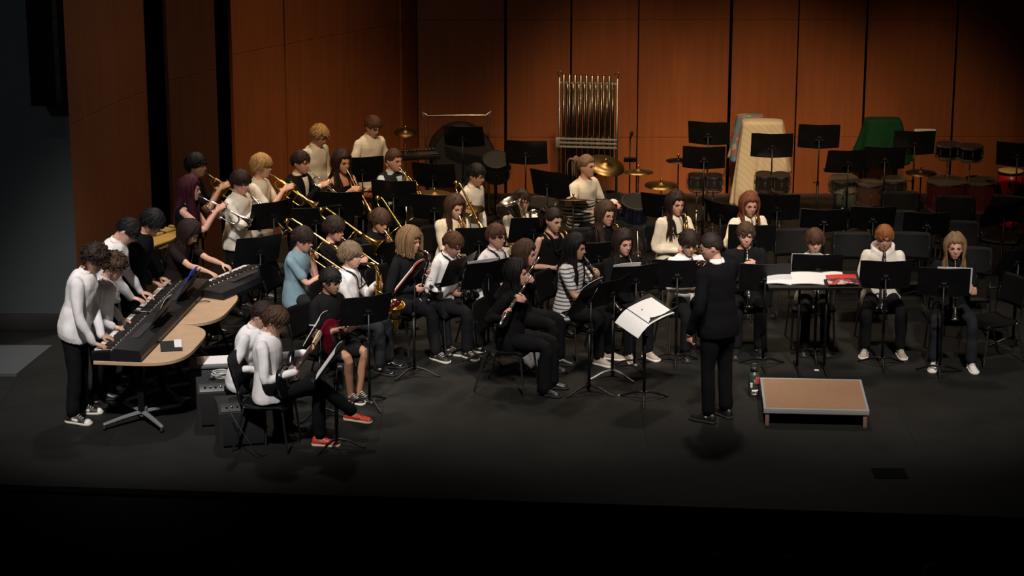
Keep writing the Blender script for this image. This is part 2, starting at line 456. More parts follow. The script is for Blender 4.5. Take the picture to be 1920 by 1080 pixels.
    if glasses:
        g = MB()
        for sg in (1, -1):
            g.sweep([ap(Hm, (sg * .033 + .021 * math.cos(t), .098 - .12 * abs(.021 * math.cos(t) * sg + .0) , .002 + .017 * math.sin(t))) for t in np.arange(14) * 2 * PI / 14], .0013, 6, loop=True)
            g.sweep([ap(Hm, (sg * .054, .093, .006)), ap(Hm, (sg * .074, .06, .006)), ap(Hm, (sg * .078, -.01, .004))], .0014, 5)
        g.sweep([ap(Hm, (-.012, .098, .005)), ap(Hm, (0, .103, .007)), ap(Hm, (.012, .098, .005))], .0022, 5)
        g.build('glasses', mat('glasses_frame', (.02, .012, .012), .3), bo)
    # ------------------------------------------------ trousers, shorts
    bc = bcol or cloth('black', (.0062, .0062, .0068))
    tb = MB(); rings = []
    for h in (-.085, -.05, -.01, .03, .065):
        rx, ry = tor(h); rings.append(sp(h) + np.outer(np.cos(ang) * (rx + .012), ex) + np.outer(np.sin(ang) * (ry + .014), ey))
    tb.loft(rings)
    for key in ('R', 'L'):
        h_, kn, an, fy, fp = lg[key]
        if bottom == 'shorts':
            q = h_ * .22 + kn * .78
            tb.tube([h_, h_ * .55 + kn * .45, q], np.array([.092, .088, .084]) * k * build, 14, k=3)
        else:
            wd = 1.15 if bottom == 'wide' else 1.0
            a2 = an + V(0, 0, .006 if bottom == 'trousers' else -.02) + (kn - an) * .05
            tb.tube([h_, h_ * .5 + kn * .5, kn, kn * .5 + an * .5, a2], np.array([.086, .080, .063, .060 * wd, .058 * wd * wd]) * k * build, 14, k=3)
    to = tb.build('shorts' if bottom == 'shorts' else 'trousers', bc, bo)
    union(to, .0105, 3, lambda me, co, no: wrinkle(co, no, .0065, seed + 1))
    # ------------------------------------------------ top
    do_top(bo, top, tcol, sp, tor, ex, ey, ang, arms, k, S, build, hem, seed, neck, sd, Hm, tie, trim)
    if strap:
        s = MB(); iy = R['IM'] if 'IM' in R else None
        hook = ap(R['IM'], (0, .07, -.20)) if iy is not None else sp(.12, 0, .12)
        pts = []
        for sg in (1, -1):
            rx, ry = tor(.22)
            s.tube([sp(.320, 0, -.078), sp(.318, sg * .068, .0), sp(.296, sg * .064, .094), sp(.265, sg * .054, .134), sp(.2, sg * .036, tor(.2)[1] + .040), hook], [(.0035, .012)] * 6, 6, k=4, up=ey)
        s.build('neck_strap', cloth('strap', (.012, .012, .012)), bo)
    if feet:
        sm_ = shoe or [mat('shoe_black', (.01, .01, .01), .4), RUBBER]
        for key in ('R', 'L'):
            h_, kn, an, fy, fp = lg[key]
            shoe_mesh(an, rad(fy), rad(fp), k * 1.02, sm_, bo)
            if socks:
                s = MB(); s.sweep([an + V(0, 0, -.01), an + (kn - an) * .12, an + (kn - an) * .26], np.array([.038, .037, .04]) * k, 12)
                s.build('sock', socks, bo)
    BODIES.append(bo); R['obj'] = bo; R['arms'] = arms; R['lg'] = lg; R['seat'] = seat; R['yaw'] = yaw
    if extra: extra(R)
    return R
def do_hair(bo, Hm, hs, style, hcol, rg, sp, tor, ey):
    P = dict(short=(.44, .02, -.48, .014), fringe=(.30, -.08, -.55, .020), curly=(.36, -.06, -.45, .026), buzz=(.46, .02, -.40, .008), bowl=(.24, -.20, -.58, .022),
             bob=(.40, -.55, -.72, .028), long=(.50, -.45, -.72, .021), pony=(.47, .02, -.42, .012), swept=(.46, -.02, -.50, .020), slick=(.44, 0, -.5, .010))[style]
    zf, zs, zb, thick = P
    nu, nv = 56, 34
    G = sphgrid(nu, nv).reshape(-1, 3); base = headsurf(G, False)
    az = np.abs(np.arctan2(G[:, 0], G[:, 1]))
    hl = np.where(az < 1.25, zf + (zs - zf) * sst(.55, 1.25, az), zs + (zb - zs) * sst(1.55, 2.4, az))
    hl = hl + .035 * np.sin(np.arctan2(G[:, 0], G[:, 1]) * 11 + rg.uniform(0, 6)) + .03 * np.sin(np.arctan2(G[:, 0], G[:, 1]) * 23)
    m = sst(-.05, .10, G[:, 2] - hl)
    n = G / np.linalg.norm(G, axis=1, keepdims=True)
    a2 = np.arctan2(G[:, 0], G[:, 1])
    amp = .35 if style not in ('curly',) else .6
    st = np.sin(a2 * 17 + 3 * np.sin(G[:, 2] * 4 + rg.uniform(0, 6))) * .5 + np.sin(a2 * 31 + 2 * G[:, 2] * 3 + rg.uniform(0, 6)) * .3 + np.sin(G[:, 2] * 9 + a2 * 3) * .3
    if style == 'buzz': amp = .15
    t = thick * (.9 + amp * st * .6 + .25 * (G[:, 2] > .4)) * m - .007 * (1 - m)
    W = (base + n * t[:, None]) @ Hm[:3, :3].T + Hm[:3, 3]
    hb = MB(); hb.loft(W.reshape(nv + 1, nu, 3))
    def surf(a, z, off):
        z = max(-.98, min(.98, z)); c = math.sqrt(1 - z * z); g = V(math.sin(a) * c, math.cos(a) * c, z)
        return ap(Hm, headsurf(g[None], False)[0] + g * off)
    if style in ('short', 'fringe', 'swept', 'bowl'):
        for i in range(170):
            a = rg.uniform(-PI, PI); z0 = rg.uniform(.15, .97)
            aa = abs(a); zz = zf if aa < .9 else (zs if aa < 1.9 else zb)
            z1 = max(zz - .0, z0 - rg.uniform(.35, .75)); da = rg.normal(0, .12) + (.25 if style == 'swept' else .1)
            o = thick * rg.uniform(.85, 1.25)
            hb.sweep([surf(a, z0, o * .8), surf(a + da * .5, (z0 * .6 + z1 * .4), o * 1.1), surf(a + da, z1, o * rg.uniform(.75, 1.2))], [.006, .0065, .002], 5)
        if style == 'fringe' or style == 'bowl':
            for i in range(26):
                a = rg.uniform(-.85, .85); o = thick
                hb.sweep([surf(a * .6, .85, o), surf(a * .85, .5, o * 1.25), surf(a, zf - .05 + rg.uniform(-.08, .05), o * .95)], [.007, .007, .002], 5)
    if style == 'curly':
        for i in range(170):
            a = rg.uniform(-PI, PI); aa = abs(a); zz = zf if aa < .9 else (zs if aa < 1.9 else zb)
            z0 = rg.uniform(zz, .98); c = surf(a, z0, thick * rg.uniform(.7, 1.35)); r = rg.uniform(.007, .012)
            u = nrm(rg.normal(size=3)); v = nrm(np.cross(u, rg.normal(size=3)))
            hb.sweep([c + u * r * math.cos(q) + v * r * math.sin(q) + np.cross(u, v) * r * q * .25 for q in np.arange(0, 6.5, .9)], .0052, 5)
    if style in ('long', 'bob', 'pony'):
        L = dict(long=.30, bob=.055, pony=0)[style]
        tr = np.array
        if style != 'pony':
            for i in range(110):
                a = rg.uniform(1.02, 2 * PI - 1.02) if style == 'long' else rg.uniform(.70, 2 * PI - .70)
                a = a if a <= PI else a - 2 * PI
                aa = abs(a); o = thick * rg.uniform(.8, 1.25)
                pts = [surf(a * .9, .9, o), surf(a, .45, o * 1.1), surf(a, -.05, o * 1.15), surf(a, -.5, o * 1.3 + (.012 if style == 'bob' else .004))]
                p = pts[-1].copy(); Li = L * rg.uniform(.75, 1.12); nseg = 4
                front = aa < 1.95 and style == 'long'
                for q in range(1, nseg + 1):
                    p = p + V(rg.normal(0, .011 if style == 'long' else .004), rg.normal(0, .004), -Li / nseg)
                    if style == 'long':
                        h = (p - sp(0)) @ nrm(sp(.2) - sp(0)) / max(1e-6, np.linalg.norm(sp(1) - sp(0)))
                        if h < .31:
                            rx, ry = tor(min(h, .26)); c = sp(h); y = (p - c) @ ey; xx = np.clip(abs((p - c)[0]) / rx, 0, .95)
                            yy = (ry * math.sqrt(1 - xx * xx) + .028)
                            p = p + ey * ((yy - y) if front else (-yy - y)) * (.75 if q > 1 else .45)
                    pts.append(p.copy())
                hb.tube(pts, np.linspace(.0125, .0045, len(pts)), 5, k=2)
        else:
            c = surf(PI, .25, .03); d = nrm(dr(Hm, (0, -1, .1)))
            for i in range(16):
                o = rg.normal(0, .010, 3)
                hb.tube([c + o, c + d * .035 + o * 1.5 + V(0, 0, .005), c + d * .055 + o * 2 + V(0, 0, -.06), c + d * .05 + o * 2 + V(0, 0, -.15 - rg.uniform(0, .05))], [.012, .013, .011, .004], 5, k=2)
            hb.ell(surf(PI, .25, .018), .018, 8, 6)
    hb.build('hair', hairm(hcol), bo)
def do_top(bo, top, tcol, sp, tor, ex, ey, ang, arms, k, S, build, hem, seed, neck, sd, Hm, tie, trim=None):
    K = dict(shirt=('long', .016, True), tee=('short', .014, False), polo=('short', .015, True), sweater=('long', .020, False), hoodie=('long', .027, False), blouse=('long', .014, False),
             tank=(None, .011, False), offshoulder=('low', .013, False), suit=('long', .022, False), vest=('long', .013, True), rolled=('half', .016, True))[top]
    slv, off, collar = K
    if top in ('suit',): hem = min(hem, -.065)
    hs_ = [hem, hem * .5, .0, .04, .08, .12, .16, .20, .24, .265, .285, .30]
    if top == 'tank': hs_ = hs_[:-2] + [.272]
    if top == 'offshoulder': hs_ = [h for h in hs_ if h < .23] + [.232]
    tb = MB(); rings = []
    for h in hs_:
        rx, ry = tor(max(h, -.08)); lo = off + (.012 if h < .12 and top not in ('tank', 'offshoulder') else 0) * (1 if top != 'suit' else 1.2)
        if h < 0 and top in ('shirt', 'polo', 'tee', 'suit', 'rolled'): lo += .008
        rings.append(sp(h) + np.outer(np.cos(ang) * (rx + lo), ex) + np.outer(np.sin(ang) * (ry + lo), ey))
    if top not in ('tank', 'offshoulder'):
        rings.append(neck + sd * -.002 + np.outer(np.cos(ang) * .062 * k, ex) + np.outer(np.sin(ang) * .055 * k, ey))
    tb.loft(rings)
    fat = 1.0 + (off - .014) * 14
    for key in ('R', 'L'):
        s, el, wr = arms[key]
        A = np.array
        if slv in ('long', 'half'):
            end = wr - nrm(wr - el) * (.004 if slv == 'long' else .11)
            tb.tube([s, s * .5 + el * .5, el, el * .5 + end * .5, end], A([.058, .054, .046, .042, .036 if slv == 'long' else .044]) * k * fat * build, 12, k=3)
            if top == 'sweater' or top == 'hoodie':
                tb.sweep([end - nrm(end - el) * .03, end], A([.046, .040]) * k, 12)
        elif slv == 'short':
            end = s * .32 + el * .68
            tb.tube([s, s * .6 + end * .4, end], A([.057, .057, .055]) * k * fat * build, 12, k=3)
        elif slv == 'low':
            c = s * .55 + el * .45
            tb.tube([s * .8 + el * .2, c, s * .35 + el * .65], A([.054, .056, .05]) * k, 12, k=3)
    if top == 'tank':
        for sg in (1, -1):
            tb.tube([sp(.25, sg * .062 * S, -.055 * S), sp(.30, sg * .058 * S, 0), sp(.255, sg * .060 * S, .058 * S)], [.020, .018, .020], 8, k=3)
    if top == 'hoodie':
        nk = neck
        tb.tube([nk + ex * .10 + ey * .03 + sd * -.01, nk + ex * .085 - ey * .06 + sd * .02, nk - ey * .10 + sd * .0, nk - ex * .085 - ey * .06 + sd * .02, nk - ex * .10 + ey * .03 + sd * -.01],
                [.026, .034, .045, .034, .026], 10, k=4)
        tb.tube([nk + ex * .10 + ey * .03 + sd * -.01, nk + ex * .05 + ey * .085 - sd * .03, nk + ey * .10 - sd * .06, nk - ex * .05 + ey * .085 - sd * .03, nk - ex * .10 + ey * .03 + sd * -.01], .022, 10, k=4)
    if top in ('sweater', 'tee', 'blouse'):
        tb.tube([neck + ex * .062 * k * math.cos(t) + ey * (.056 * k * math.sin(t) + .004) + sd * (-.004 - .012 * math.sin(t)) for t in np.arange(13) * 2 * PI / 12], .010 if top != 'sweater' else .015, 8, k=1)
    o = tb.build(dict(shirt='shirt', tee='t_shirt', polo='polo_shirt', sweater='sweater', hoodie='hoodie', blouse='blouse', tank='sleeveless_top', offshoulder='off_shoulder_top', suit='suit_jacket', vest='shirt', rolled='shirt')[top], tcol, bo)
    union(o, .010, 3, lambda me, co, no: wrinkle(co, no, .0095 if top not in ('tank', 'offshoulder') else .002, seed + 2))
    if collar or top == 'suit':
        c = MB(); cm = tcol if top != 'suit' else cloth('white', (.74, .73, .72))
        for sg in (1, -1):
            rings = []
            for t in np.linspace(-.5 * PI, .46 * PI, 11):
                x, y = math.cos(t), math.sin(t); f = max(0, y)
                p0 = neck + ex * sg * x * .062 * k + ey * (y * .056 * k + .004) + sd * (-.016 - .012 * f)
                p1 = neck + ex * sg * x * .056 * k + ey * (y * .052 * k + .003) + sd * (.024 - .022 * f)
                p2 = neck + ex * sg * x * (.073 + .012 * f) * k + ey * (y * .070 * k + .006) + sd * (-.012 - .040 * f)
                rings.append([p0, p1, p1 + sd * .004 + (p2 - p1) * .08, p2, p2 - sd * .003])
            c.loft(rings)
        c.build('collar', cm, bo)
    if trim is not None:
        for key in ('R', 'L'):
            s, el, wr = arms[key]; end = s * .32 + el * .68; t = nrm(el - s); u = nrm(np.cross(t, V(.3, .2, 1))); w2 = np.cross(t, u)
            q = MB(); q.sweep([end - t * .004 + (u * math.cos(a) + w2 * math.sin(a)) * .060 * k for a in np.arange(16) * 2 * PI / 16], .0055, 6, loop=True); q.build('sleeve_trim', trim, bo)
        for sg in (1, -1):
            q = MB(); q.sweep([neck + ex * sg * math.cos(t) * (.076 + .012 * max(0, math.sin(t))) * k + ey * (math.sin(t) * .073 * k + .006) + sd * (-.012 - .040 * max(0, math.sin(t))) for t in np.linspace(-.5 * PI, .46 * PI, 12)], .0045, 6); q.build('collar_trim', trim, bo)
    def panel(h0, h1, w0, w1, extra, m, nm):
        q = MB(); rings = []
        for i, h in enumerate(np.linspace(h0, h1, 9)):
            rx, ry = tor(h); rx += extra; ry += extra; w = w0 + (w1 - w0) * (i / 8)
            if h > .27: ry = ry * (1 + (h - .27) * 3)
            row = []
            for x in np.linspace(-w, w, 9):
                xx = min(.95, abs(x) / rx); row.append(sp(h, x, ry * math.sqrt(1 - xx * xx)))
            rings.append(row + [p - ey * .012 for p in row[::-1]])
        q.loft(rings); return q.build(nm, m, bo)
    if top == 'suit':
        for key in ('R', 'L'):
            s, el, wr = arms[key]; t = nrm(wr - el); q = MB(); q.sweep([wr - t * .03, wr + t * .014], np.array([.033, .033]) * k, 12); q.build('shirt_cuff', cloth('white', (.74, .73, .72)), bo)
        panel(.10, .298, .006, .048 * k, off + .004, cloth('white', (.74, .73, .72)), 'shirt_front')
    if top == 'vest':
        tb = MB(); rings = []
        for h in hs_[:-1]:
            rx, ry = tor(max(h, -.08)); lo = off + .030
            sx = 1.0
            rings.append(sp(h) + np.outer(np.cos(ang) * (rx + lo) * sx, ex) + np.outer(np.sin(ang) * (ry + lo), ey))
        rings.append(neck + sd * -.006 + np.outer(np.cos(ang) * .085 * k, ex) + np.outer(np.sin(ang) * .078 * k, ey)); tb.loft(rings)
        vo = tb.build('waistcoat', cloth('charcoal', (.016, .016, .018)), bo); union(vo, .010, 3, lambda me, co, no: wrinkle(co, no, .003, seed + 3))
        panel(.14, .292, .004, .045 * k, off + .036, tcol, 'shirt_front')
    if tie is not None:
        q = MB(); rx, ry = tor(.2)
        q.sweep([sp(.285, 0, .075 * k), sp(.26, 0, ry + off + .010), sp(.18, 0, tor(.18)[1] + off + .016), sp(.10, 0, tor(.1)[1] + off + .016)], [(.008, .014), (.005, .018), (.004, .028), (.003, .018)], 8, up=ey)
        q.build('necktie', tie, bo)
# ================================================================ instruments (player frame: x right, y away from the player, z up)
def trumpet(met):
    def mk():
        r = empty('trumpet')
        b = MB()
        b.tube([(.0, .02, 0), (0, .30, 0), (0, .385, 0), (0, .425, -.022), (0, .425, -.068), (0, .385, -.09), (0, .25, -.09)], [.005, .0065, .0065, .007, .007, .007, .007], 10, k=4)
        b.tube([(-.028, .20, -.085), (-.028, .16, -.09), (-.028, .105, -.078), (-.028, .085, -.045), (-.028, .105, -.012), (-.028, .15, 0), (-.028, .30, 0)], .0075, 10, k=4)
        for y in (.12, .335): b.cyl((-.028, y, 0), (0, y, 0), .003, 6); b.cyl((0, y, 0), (0, y, -.09), .003, 6)
        b.cyl((-.045, .235, -.105), (-.012, .235, -.08), .007, 8); b.tube([(.018, .25, -.075), (.045, .25, -.075), (.05, .25, -.06)], .005, 8, k=3)
        b.build('tubing', met, r)
        bl = MB(); M = T4((-.028, .28, 0)) @ RX(-PI / 2)
        bl.lathe([(.0075, 0), (.0085, .06), (.011, .12), (.016, .17), (.026, .215), (.042, .245), (.061, .262), (.062, .265), (.059, .264), (.040, .243), (.024, .210), (.013, .16), (.006, .06)], 28, M=M)
        bl.build('bell', met, r)
        for i in range(3):
            v = MB(); M = T4((-.014, .212 + .026 * i, -.118))
            v.lathe([(.0, 0), (.012, 0), (.013, .012), (.0115, .014), (.0115, .128), (.0135, .13), (.0125, .142), (.004, .145), (.004, .168), (.009, .169), (.009, .174), (0, .175)], 14, M=M)
            v.build('valve', met, r)
        m = MB(); m.lathe([(.004, .055), (.006, .03), (.0075, .018), (.0135, .004), (.0137, 0), (.011, .0), (.004, .012)], 14, M=RX(-PI / 2)); m.build('mouthpiece', SILVER, r)
        return r
    return mk
def trombone():
    r = empty('trombone')
    s = MB(); E = .62
    s.tube([(0, .0, 0), (0, .3, 0), (0, E, 0), (0, E + .04, -.015), (0, E + .045, -.045), (0, E + .04, -.07), (0, E, -.085), (0, .3, -.085), (0, .07, -.085)], .0075, 10, k=3)
    s.cyl((0, .30, 0), (0, .30, -.085), .005, 8); s.cyl((0, .06, 0), (0, .06, -.085), .006, 8); s.build('slide', BRASS, r)
    b = MB()
    b.tube([(0, .08, -.085), (-.03, .03, -.085), (-.085, -.02, -.06), (-.11, -.10, -.02), (-.115, -.30, .0), (-.115, -.36, .015), (-.115, -.385, .055), (-.115, -.36, .095), (-.115, -.30, .11), (-.115, -.05, .11), (-.115, .14, .11)],
           [.0075, .008, .008, .0085, .0095, .01, .0105, .011, .0115, .013, .018], 10, k=4)
    b.cyl((0, .05, -.04), (-.115, .05, .11), .005, 8); b.build('tubing', BRASS, r)
    bl = MB(); bl.lathe([(.018, 0), (.024, .08), (.036, .15), (.058, .20), (.085, .235), (.107, .25), (.109, .254), (.104, .252), (.055, .196), (.03, .13), (.014, .02)], 28, M=T4((-.115, .13, .11)) @ RX(-PI / 2)); bl.build('bell', BRASS, r)
    c = MB(); c.lathe([(.0, 0), (.024, .002), (.026, .02), (.022, .045), (0, .05)], 14, M=T4((-.115, -.41, .055)) @ RX(-PI / 2)); c.build('counterweight', BRASS, r)
    m = MB(); m.lathe([(.006, .07), (.008, .04), (.013, .02), (.019, .004), (.019, 0), (.015, 0), (.005, .015)], 14, M=RX(-PI / 2)); m.build('mouthpiece', SILVER, r)
    return r
def sax(body, keys, sc=1.0, neckm=None):
    def mk():
        r = empty('saxophone'); M = SC4(sc)
        nk = MB(); nk.tube([(0, .035, -.004), (0, .075, .012), (0, .115, .010), (0, .135, -.018), (0, .14, -.05)], [.008, .009, .010, .0115, .0125], 12, M=M, k=4); nk.build('neck', neckm or body, r)
        mp = MB(); mp.tube([(0, 0, 0), (0, .03, -.004), (0, .06, .006)], [(.007, .003), (.011, .010), (.012, .012)], 10, M=M, k=3); mp.build('mouthpiece', EBONY, r)
        b = MB()
        b.tube([(0, .14, -.045), (0, .135, -.20), (0, .125, -.40), (0, .125, -.52), (0, .145, -.575), (0, .19, -.595), (0, .235, -.575), (0, .255, -.52), (0, .262, -.44)],
               [.0135, .017, .025, .030, .033, .035, .037, .040, .046], 16, M=M, k=4, rnd=False)
        b.lathe([(.046, 0), (.052, .05), (.062, .09), (.074, .112), (.076, .115), (.071, .113), (.055, .08), (.045, .03), (.02, .0)], 24, M=M @ T4((0, .262, -.445)) @ RX(-.10))
        b.build('body', body, r)
        k = MB()
        for i in range(7):
            z = -.10 - .062 * i; rr = .011 + .0016 * i
            k.lathe([(0, .016), (rr, .016), (rr * 1.02, .011), (rr * .7, .008), (0, .008)], 14, M=M @ T4((0, .137 - .012 * i / 6 + .015 + .0012 * i, z)) @ RX(-PI / 2))
        for i, (x, z) in enumerate(((.03, -.16), (.033, -.26), (.036, -.36), (.042, -.46), (-.03, -.2), (-.036, -.34), (-.04, -.44))):
            k.lathe([(0, .012), (.013, .012), (.014, .006), (0, .004)], 12, M=M @ T4((x * .55, .132, z)) @ RY(PI / 2 * (1 if x > 0 else -1)) @ T4((0, 0, .012)))
        for x, y in ((.024, .135), (-.024, .14), (.012, .165), (-.012, .165)): k.cyl((x, y, -.08), (x * 1.3, y - .005, -.50), .0032, 6, M=M)
        for z in (-.30, -.40, -.48): k.lathe([(0, .01), (.024, .01), (.025, .004), (0, 0)], 14, M=M @ T4((.045, .255, z)) @ RY(PI / 2))
        for z in (-.2, -.32, -.5): k.tube([(.03, .13, z), (.045, .15, z), (.045, .2, z - .02), (.02, .23, z - .03)], .003, 6, M=M, k=3)
        k.build('keywork', keys, r)
        return r
    return mk
def clarinet():
    r = empty('clarinet'); Y = RX(-PI / 2)
    b = MB(); b.lathe([(.0125, .055), (.016, .07), (.016, .10), (.0125, .112), (.0135, .12), (.0135, .30), (.0155, .302), (.0155, .33), (.0145, .332), (.015, .53), (.0185, .54), (.019, .56), (.021, .59), (.030, .635), (.038, .655), (.036, .657), (.02, .60), (.01, .57)], 18, M=Y); b.build('body', EBONY, r)
    m = MB(); m.tube([(0, 0, 0), (0, .03, -.003), (0, .06, 0)], [(.006, .002), (.010, .008), (.012, .012)], 10, k=3); m.build('mouthpiece', EBONY, r)
    k = MB()
    for y, rr in ((.055, .0135), (.113, .0150), (.30, .0165), (.535, .0195), (.655, .039)): k.lathe([(rr * .8, -.004), (rr, -.004), (rr, .004), (rr * .8, .004)], 18, M=T4((0, y, 0)) @ Y)
    for i in range(11):
        y = .15 + .036 * i
        if .285 < y < .34: continue
        k.lathe([(0, .005), (.0075, .005), (.008, .002), (0, 0)], 10, M=T4((.004 * (-1) ** i, y, .0145)))
    for x, z in ((.012, .012), (-.012, .012), (.016, .004), (-.016, .003)): k.cyl((x, .13, z), (x * 1.05, .29, z), .0024, 6); k.cyl((x, .335, z), (x * 1.1, .52, z), .0024, 6)
    for y, sg in ((.16, 1), (.25, -1), (.40, 1), (.46, -1), (.50, 1)): k.tube([(0, y, .018), (sg * .016, y + .008, .014), (sg * .022, y + .025, .004)], (.004), 6, k=2)
    k.build('keywork', SILVER, r)
    return r
def flute():
    r = empty('flute'); Xa = RY(PI / 2)
    b = MB(); b.lathe([(0, -.085), (.0125, -.085), (.013, -.075), (.0105, -.072), (.0105, .12), (.0125, .122), (.0125, .16), (.0108, .162), (.0108, .46), (.0125, .462), (.0125, .48), (.0108, .482), (.0108, .585), (.012, .587), (.012, .593), (.008, .593)], 14, M=Xa)
    b.ell((0, -.002, .010), (.015, .010, .004), 12, 6); b.build('tube', SILVER, r)
    k = MB()
    for i in range(14):
        x = .18 + .0285 * i
        k.lathe([(0, .006), (.0085, .006), (.009, .002), (0, 0)], 10, M=T4((x, .001, .0105)))
    k.cyl((.17, -.012, .006), (.46, -.012, .006), .003, 6); k.cyl((.49, -.011, .006), (.58, -.011, .006), .003, 6); k.build('keywork', SILVER, r)
    return r
def euphonium():
    r = empty('euphonium')
    br = MB(); br.lathe([(.030, 0), (.036, .12), (.048, .24), (.066, .33), (.095, .40), (.135, .445), (.160, .46), (.163, .465), (.155, .462), (.09, .39), (.05, .25), (.02, .05)], 32, M=T4((-.10, .17, -.26)) @ RY(-.10)); br.build('bell', SILVER, r)
    b = MB()
    b.tube([(-.10, .17, -.22), (-.085, .17, -.40), (-.06, .17, -.52), (0, .17, -.575), (.07, .17, -.54), (.105, .17, -.44), (.11, .17, -.15), (.095, .17, -.05), (.045, .165, -.005), (.0, .16, -.05), (-.01, .16, -.25)],
           [.032, .037, .040, .040, .036, .031, .025, .022, .019, .017, .016], 14, k=4)
    b.tube([(0, .02, 0), (.01, .10, -.02), (.07, .19, -.05), (.075, .20, -.2), (.06, .2, -.3), (.0, .2, -.33), (-.05, .2, -.28), (-.05, .2, -.16)], .0085, 8, k=4)
    for i in range(3): b.tube([(.03, .19 + .012 * i, -.16 - .04 * i), (.065 + .01 * i, .21 + .01 * i, -.19 - .04 * i), (.055, .21 + .01 * i, -.27 - .04 * i), (.01, .2 + .01 * i, -.28 - .04 * i)], .0085, 8, k=4)
    b.build('tubing', SILVER, r)
    for i in range(3):
        v = MB(); v.lathe([(0, 0), (.016, 0), (.017, .012), (.0155, .014), (.0155, .15), (.018, .152), (.016, .166), (.005, .168), (.005, .19), (.011, .192), (.011, .198), (0, .2)], 14, M=T4((-.025 + .038 * i, .20, -.30))); v.build('valve', SILVER, r)
    for ch in r.children: ch.data.transform(Matrix.Diagonal((-1, 1, 1, 1))); ch.data.flip_normals()
    m = MB(); m.lathe([(.006, .06), (.009, .03), (.018, .006), (.019, 0), (.015, 0), (.005, .015)], 14, M=RX(-PI / 2)); m.build('mouthpiece', SILVER, r)
    return r
def guitar(bodym, guardm, headm, scale=.60, bass=False):
    """Solid-body guitar: x from the body to the headstock, z out of its face."""
    def mk():
        r = empty('electric_bass' if bass else 'electric_guitar'); s = 1.12 if bass else 1.0
        out = [(-.20, .0), (-.185, .09), (-.12, .145), (-.03, .155), (.03, .115), (.08, .11), (.14, .155), (.20, .165), (.215, .14), (.17, .10), (.135, .055), (.115, .035), (.115, -.035), (.14, -.07), (.155, -.11), (.135, -.135), (.08, -.125), (.03, -.105), (-.03, -.13), (-.11, -.145), (-.18, -.10)]
        P = crv(out + [out[0]], 3)[:-1] * s
        b = MB(); b.prism(P, -.022, .022, 0, None, .010); b.build('body', bodym, r, auto=50)
        g = MB(); gp = crv([(-.02, -.02), (-.02, .06), (.03, .085), (.10, .075), (.115, .03), (.115, -.03), (.13, -.085), (.09, -.10), (.02, -.08), (-.06, -.10), (-.10, -.08), (-.05, -.04), (-.02, -.02)], 3)[:-1] * s
        g.prism(gp, .0221, .0245, 0, None, .0005); g.build('pickguard', guardm, r, auto=50)
        x1 = .115 * s + scale * .74
        n = MB(); n.loft([[(x, y, z) for y, z in ((-w, .026), (w, .026), (w, .018), (w * .6, .004), (-w * .6, .004), (-w, .018))] for x, w in ((.085 * s, .028), (x1 * .6, .025), (x1, .021))]); n.build('neck', mat('rosewood', (.045, .022, .014), .45), r, auto=40)
        f = MB()
        for i in range(20):
            x = x1 - (x1 + .06) * (1 - 2 ** (-(i) / 12.0))
            if x > .10: f.box((x, 0, .0268), (.0022, .045 - .008 * (x / x1), .0016))
        f.build('frets', SILVER, r)
        h = MB(); hp = crv([(0, .021), (.04, .030), (.16, .045), (.19, .03), (.185, .0), (.15, -.02), (.05, -.026), (0, -.021), (0, .021)], 3)[:-1]
        h.prism(hp, .0, .015, 0, T4((x1, 0, .006)), .003); h.build('headstock', headm, r, auto=50)
        nt = 4 if bass else 6
        for i in range(nt):
            t = MB(); x = x1 + .035 + .022 * i * (6 / nt); t.cyl((x, .045, .012), (x, .062, .012), .003, 8); t.ell((x, .07, .012), (.007, .010, .004), 8, 6); t.cyl((x, .022, .018), (x, .022, .032), .004, 8); t.build('tuning_peg', CHROME, r)
        st = MB()
        for i in range(nt):
            y = (i - (nt - 1) / 2) * (.0085 if not bass else .013); st.cyl((-.075 * s, y, .033), (x1, y * .75, .030), .0008, 4)
        st.build('strings', SILVER, r)
        for x in ((-.03, .03, .09) if not bass else (.0, .07)):
            q = MB(); q.prism(rrect(.020, .078, .008), 0, .008, 0, T4((x * s, 0, .0235)), .002); q.build('pickup', mat('pickup_cover', (.55, .54, .5) if not bass else (.02, .02, .02), .4), r, auto=50)
        q = MB(); q.box((-.085 * s, 0, .030), (.035, .08, .014)); q.build('bridge', CHROME, r, auto=40)
        for i in range(3):
            q = MB(); q.lathe([(0, .018), (.009, .018), (.011, 0), (0, 0)], 12, M=T4(((.0 - .035 * i) * s, (-.075 - .012 * i) * s, .0235))); q.build('knob', CHROME if bass else mat('knob_cream', (.6, .58, .5), .4), r)
        return r
    return mk
# ---- how each instrument is held: matrix in the player's frame and hand poses in the instrument's frame
def hold_trumpet(pitch=33, iy=0, roll=0):
    def f(R):
        return dict(M=T4(R['mouth']) @ RZ(rad(iy)) @ RX(-rad(pitch)) @ RY(rad(roll)) @ SC4(1.13),
                    L=((-.045, .225, -.05), (.12, .75, .65), (1, -.15, -.05), .75), R=((.018, .235, .012), (-.35, .35, .85), (-.75, .25, -.35), .6))
    return f
def hold_trombone(pitch=28, iy=0, roll=0, ext=.33):
    def f(R):
        return dict(M=T4(R['mouth']) @ RZ(rad(iy)) @ RX(-rad(pitch)) @ RY(rad(roll)),
                    L=((-.035, .075, -.05), (.3, .45, .8), (.9, .1, -.3), .8), R=((.012, ext, -.05), (-.2, .5, .8), (-.9, .1, .1), .7))
    return f
def hold_sax(tilt=12, iy=0, roll=-8, sc=1.0):
    def f(R):
        return dict(M=T4(R['mouth']) @ RZ(rad(iy)) @ RY(rad(roll)) @ RX(-rad(tilt)),
                    L=((-.03 * sc, .15 * sc, -.19 * sc), (.55, .75, .25), (.8, -.55, .0), .8), R=((.035 * sc, .14 * sc, -.40 * sc), (-.45, .8, .0), (-.85, -.45, .0), .8))
    return f
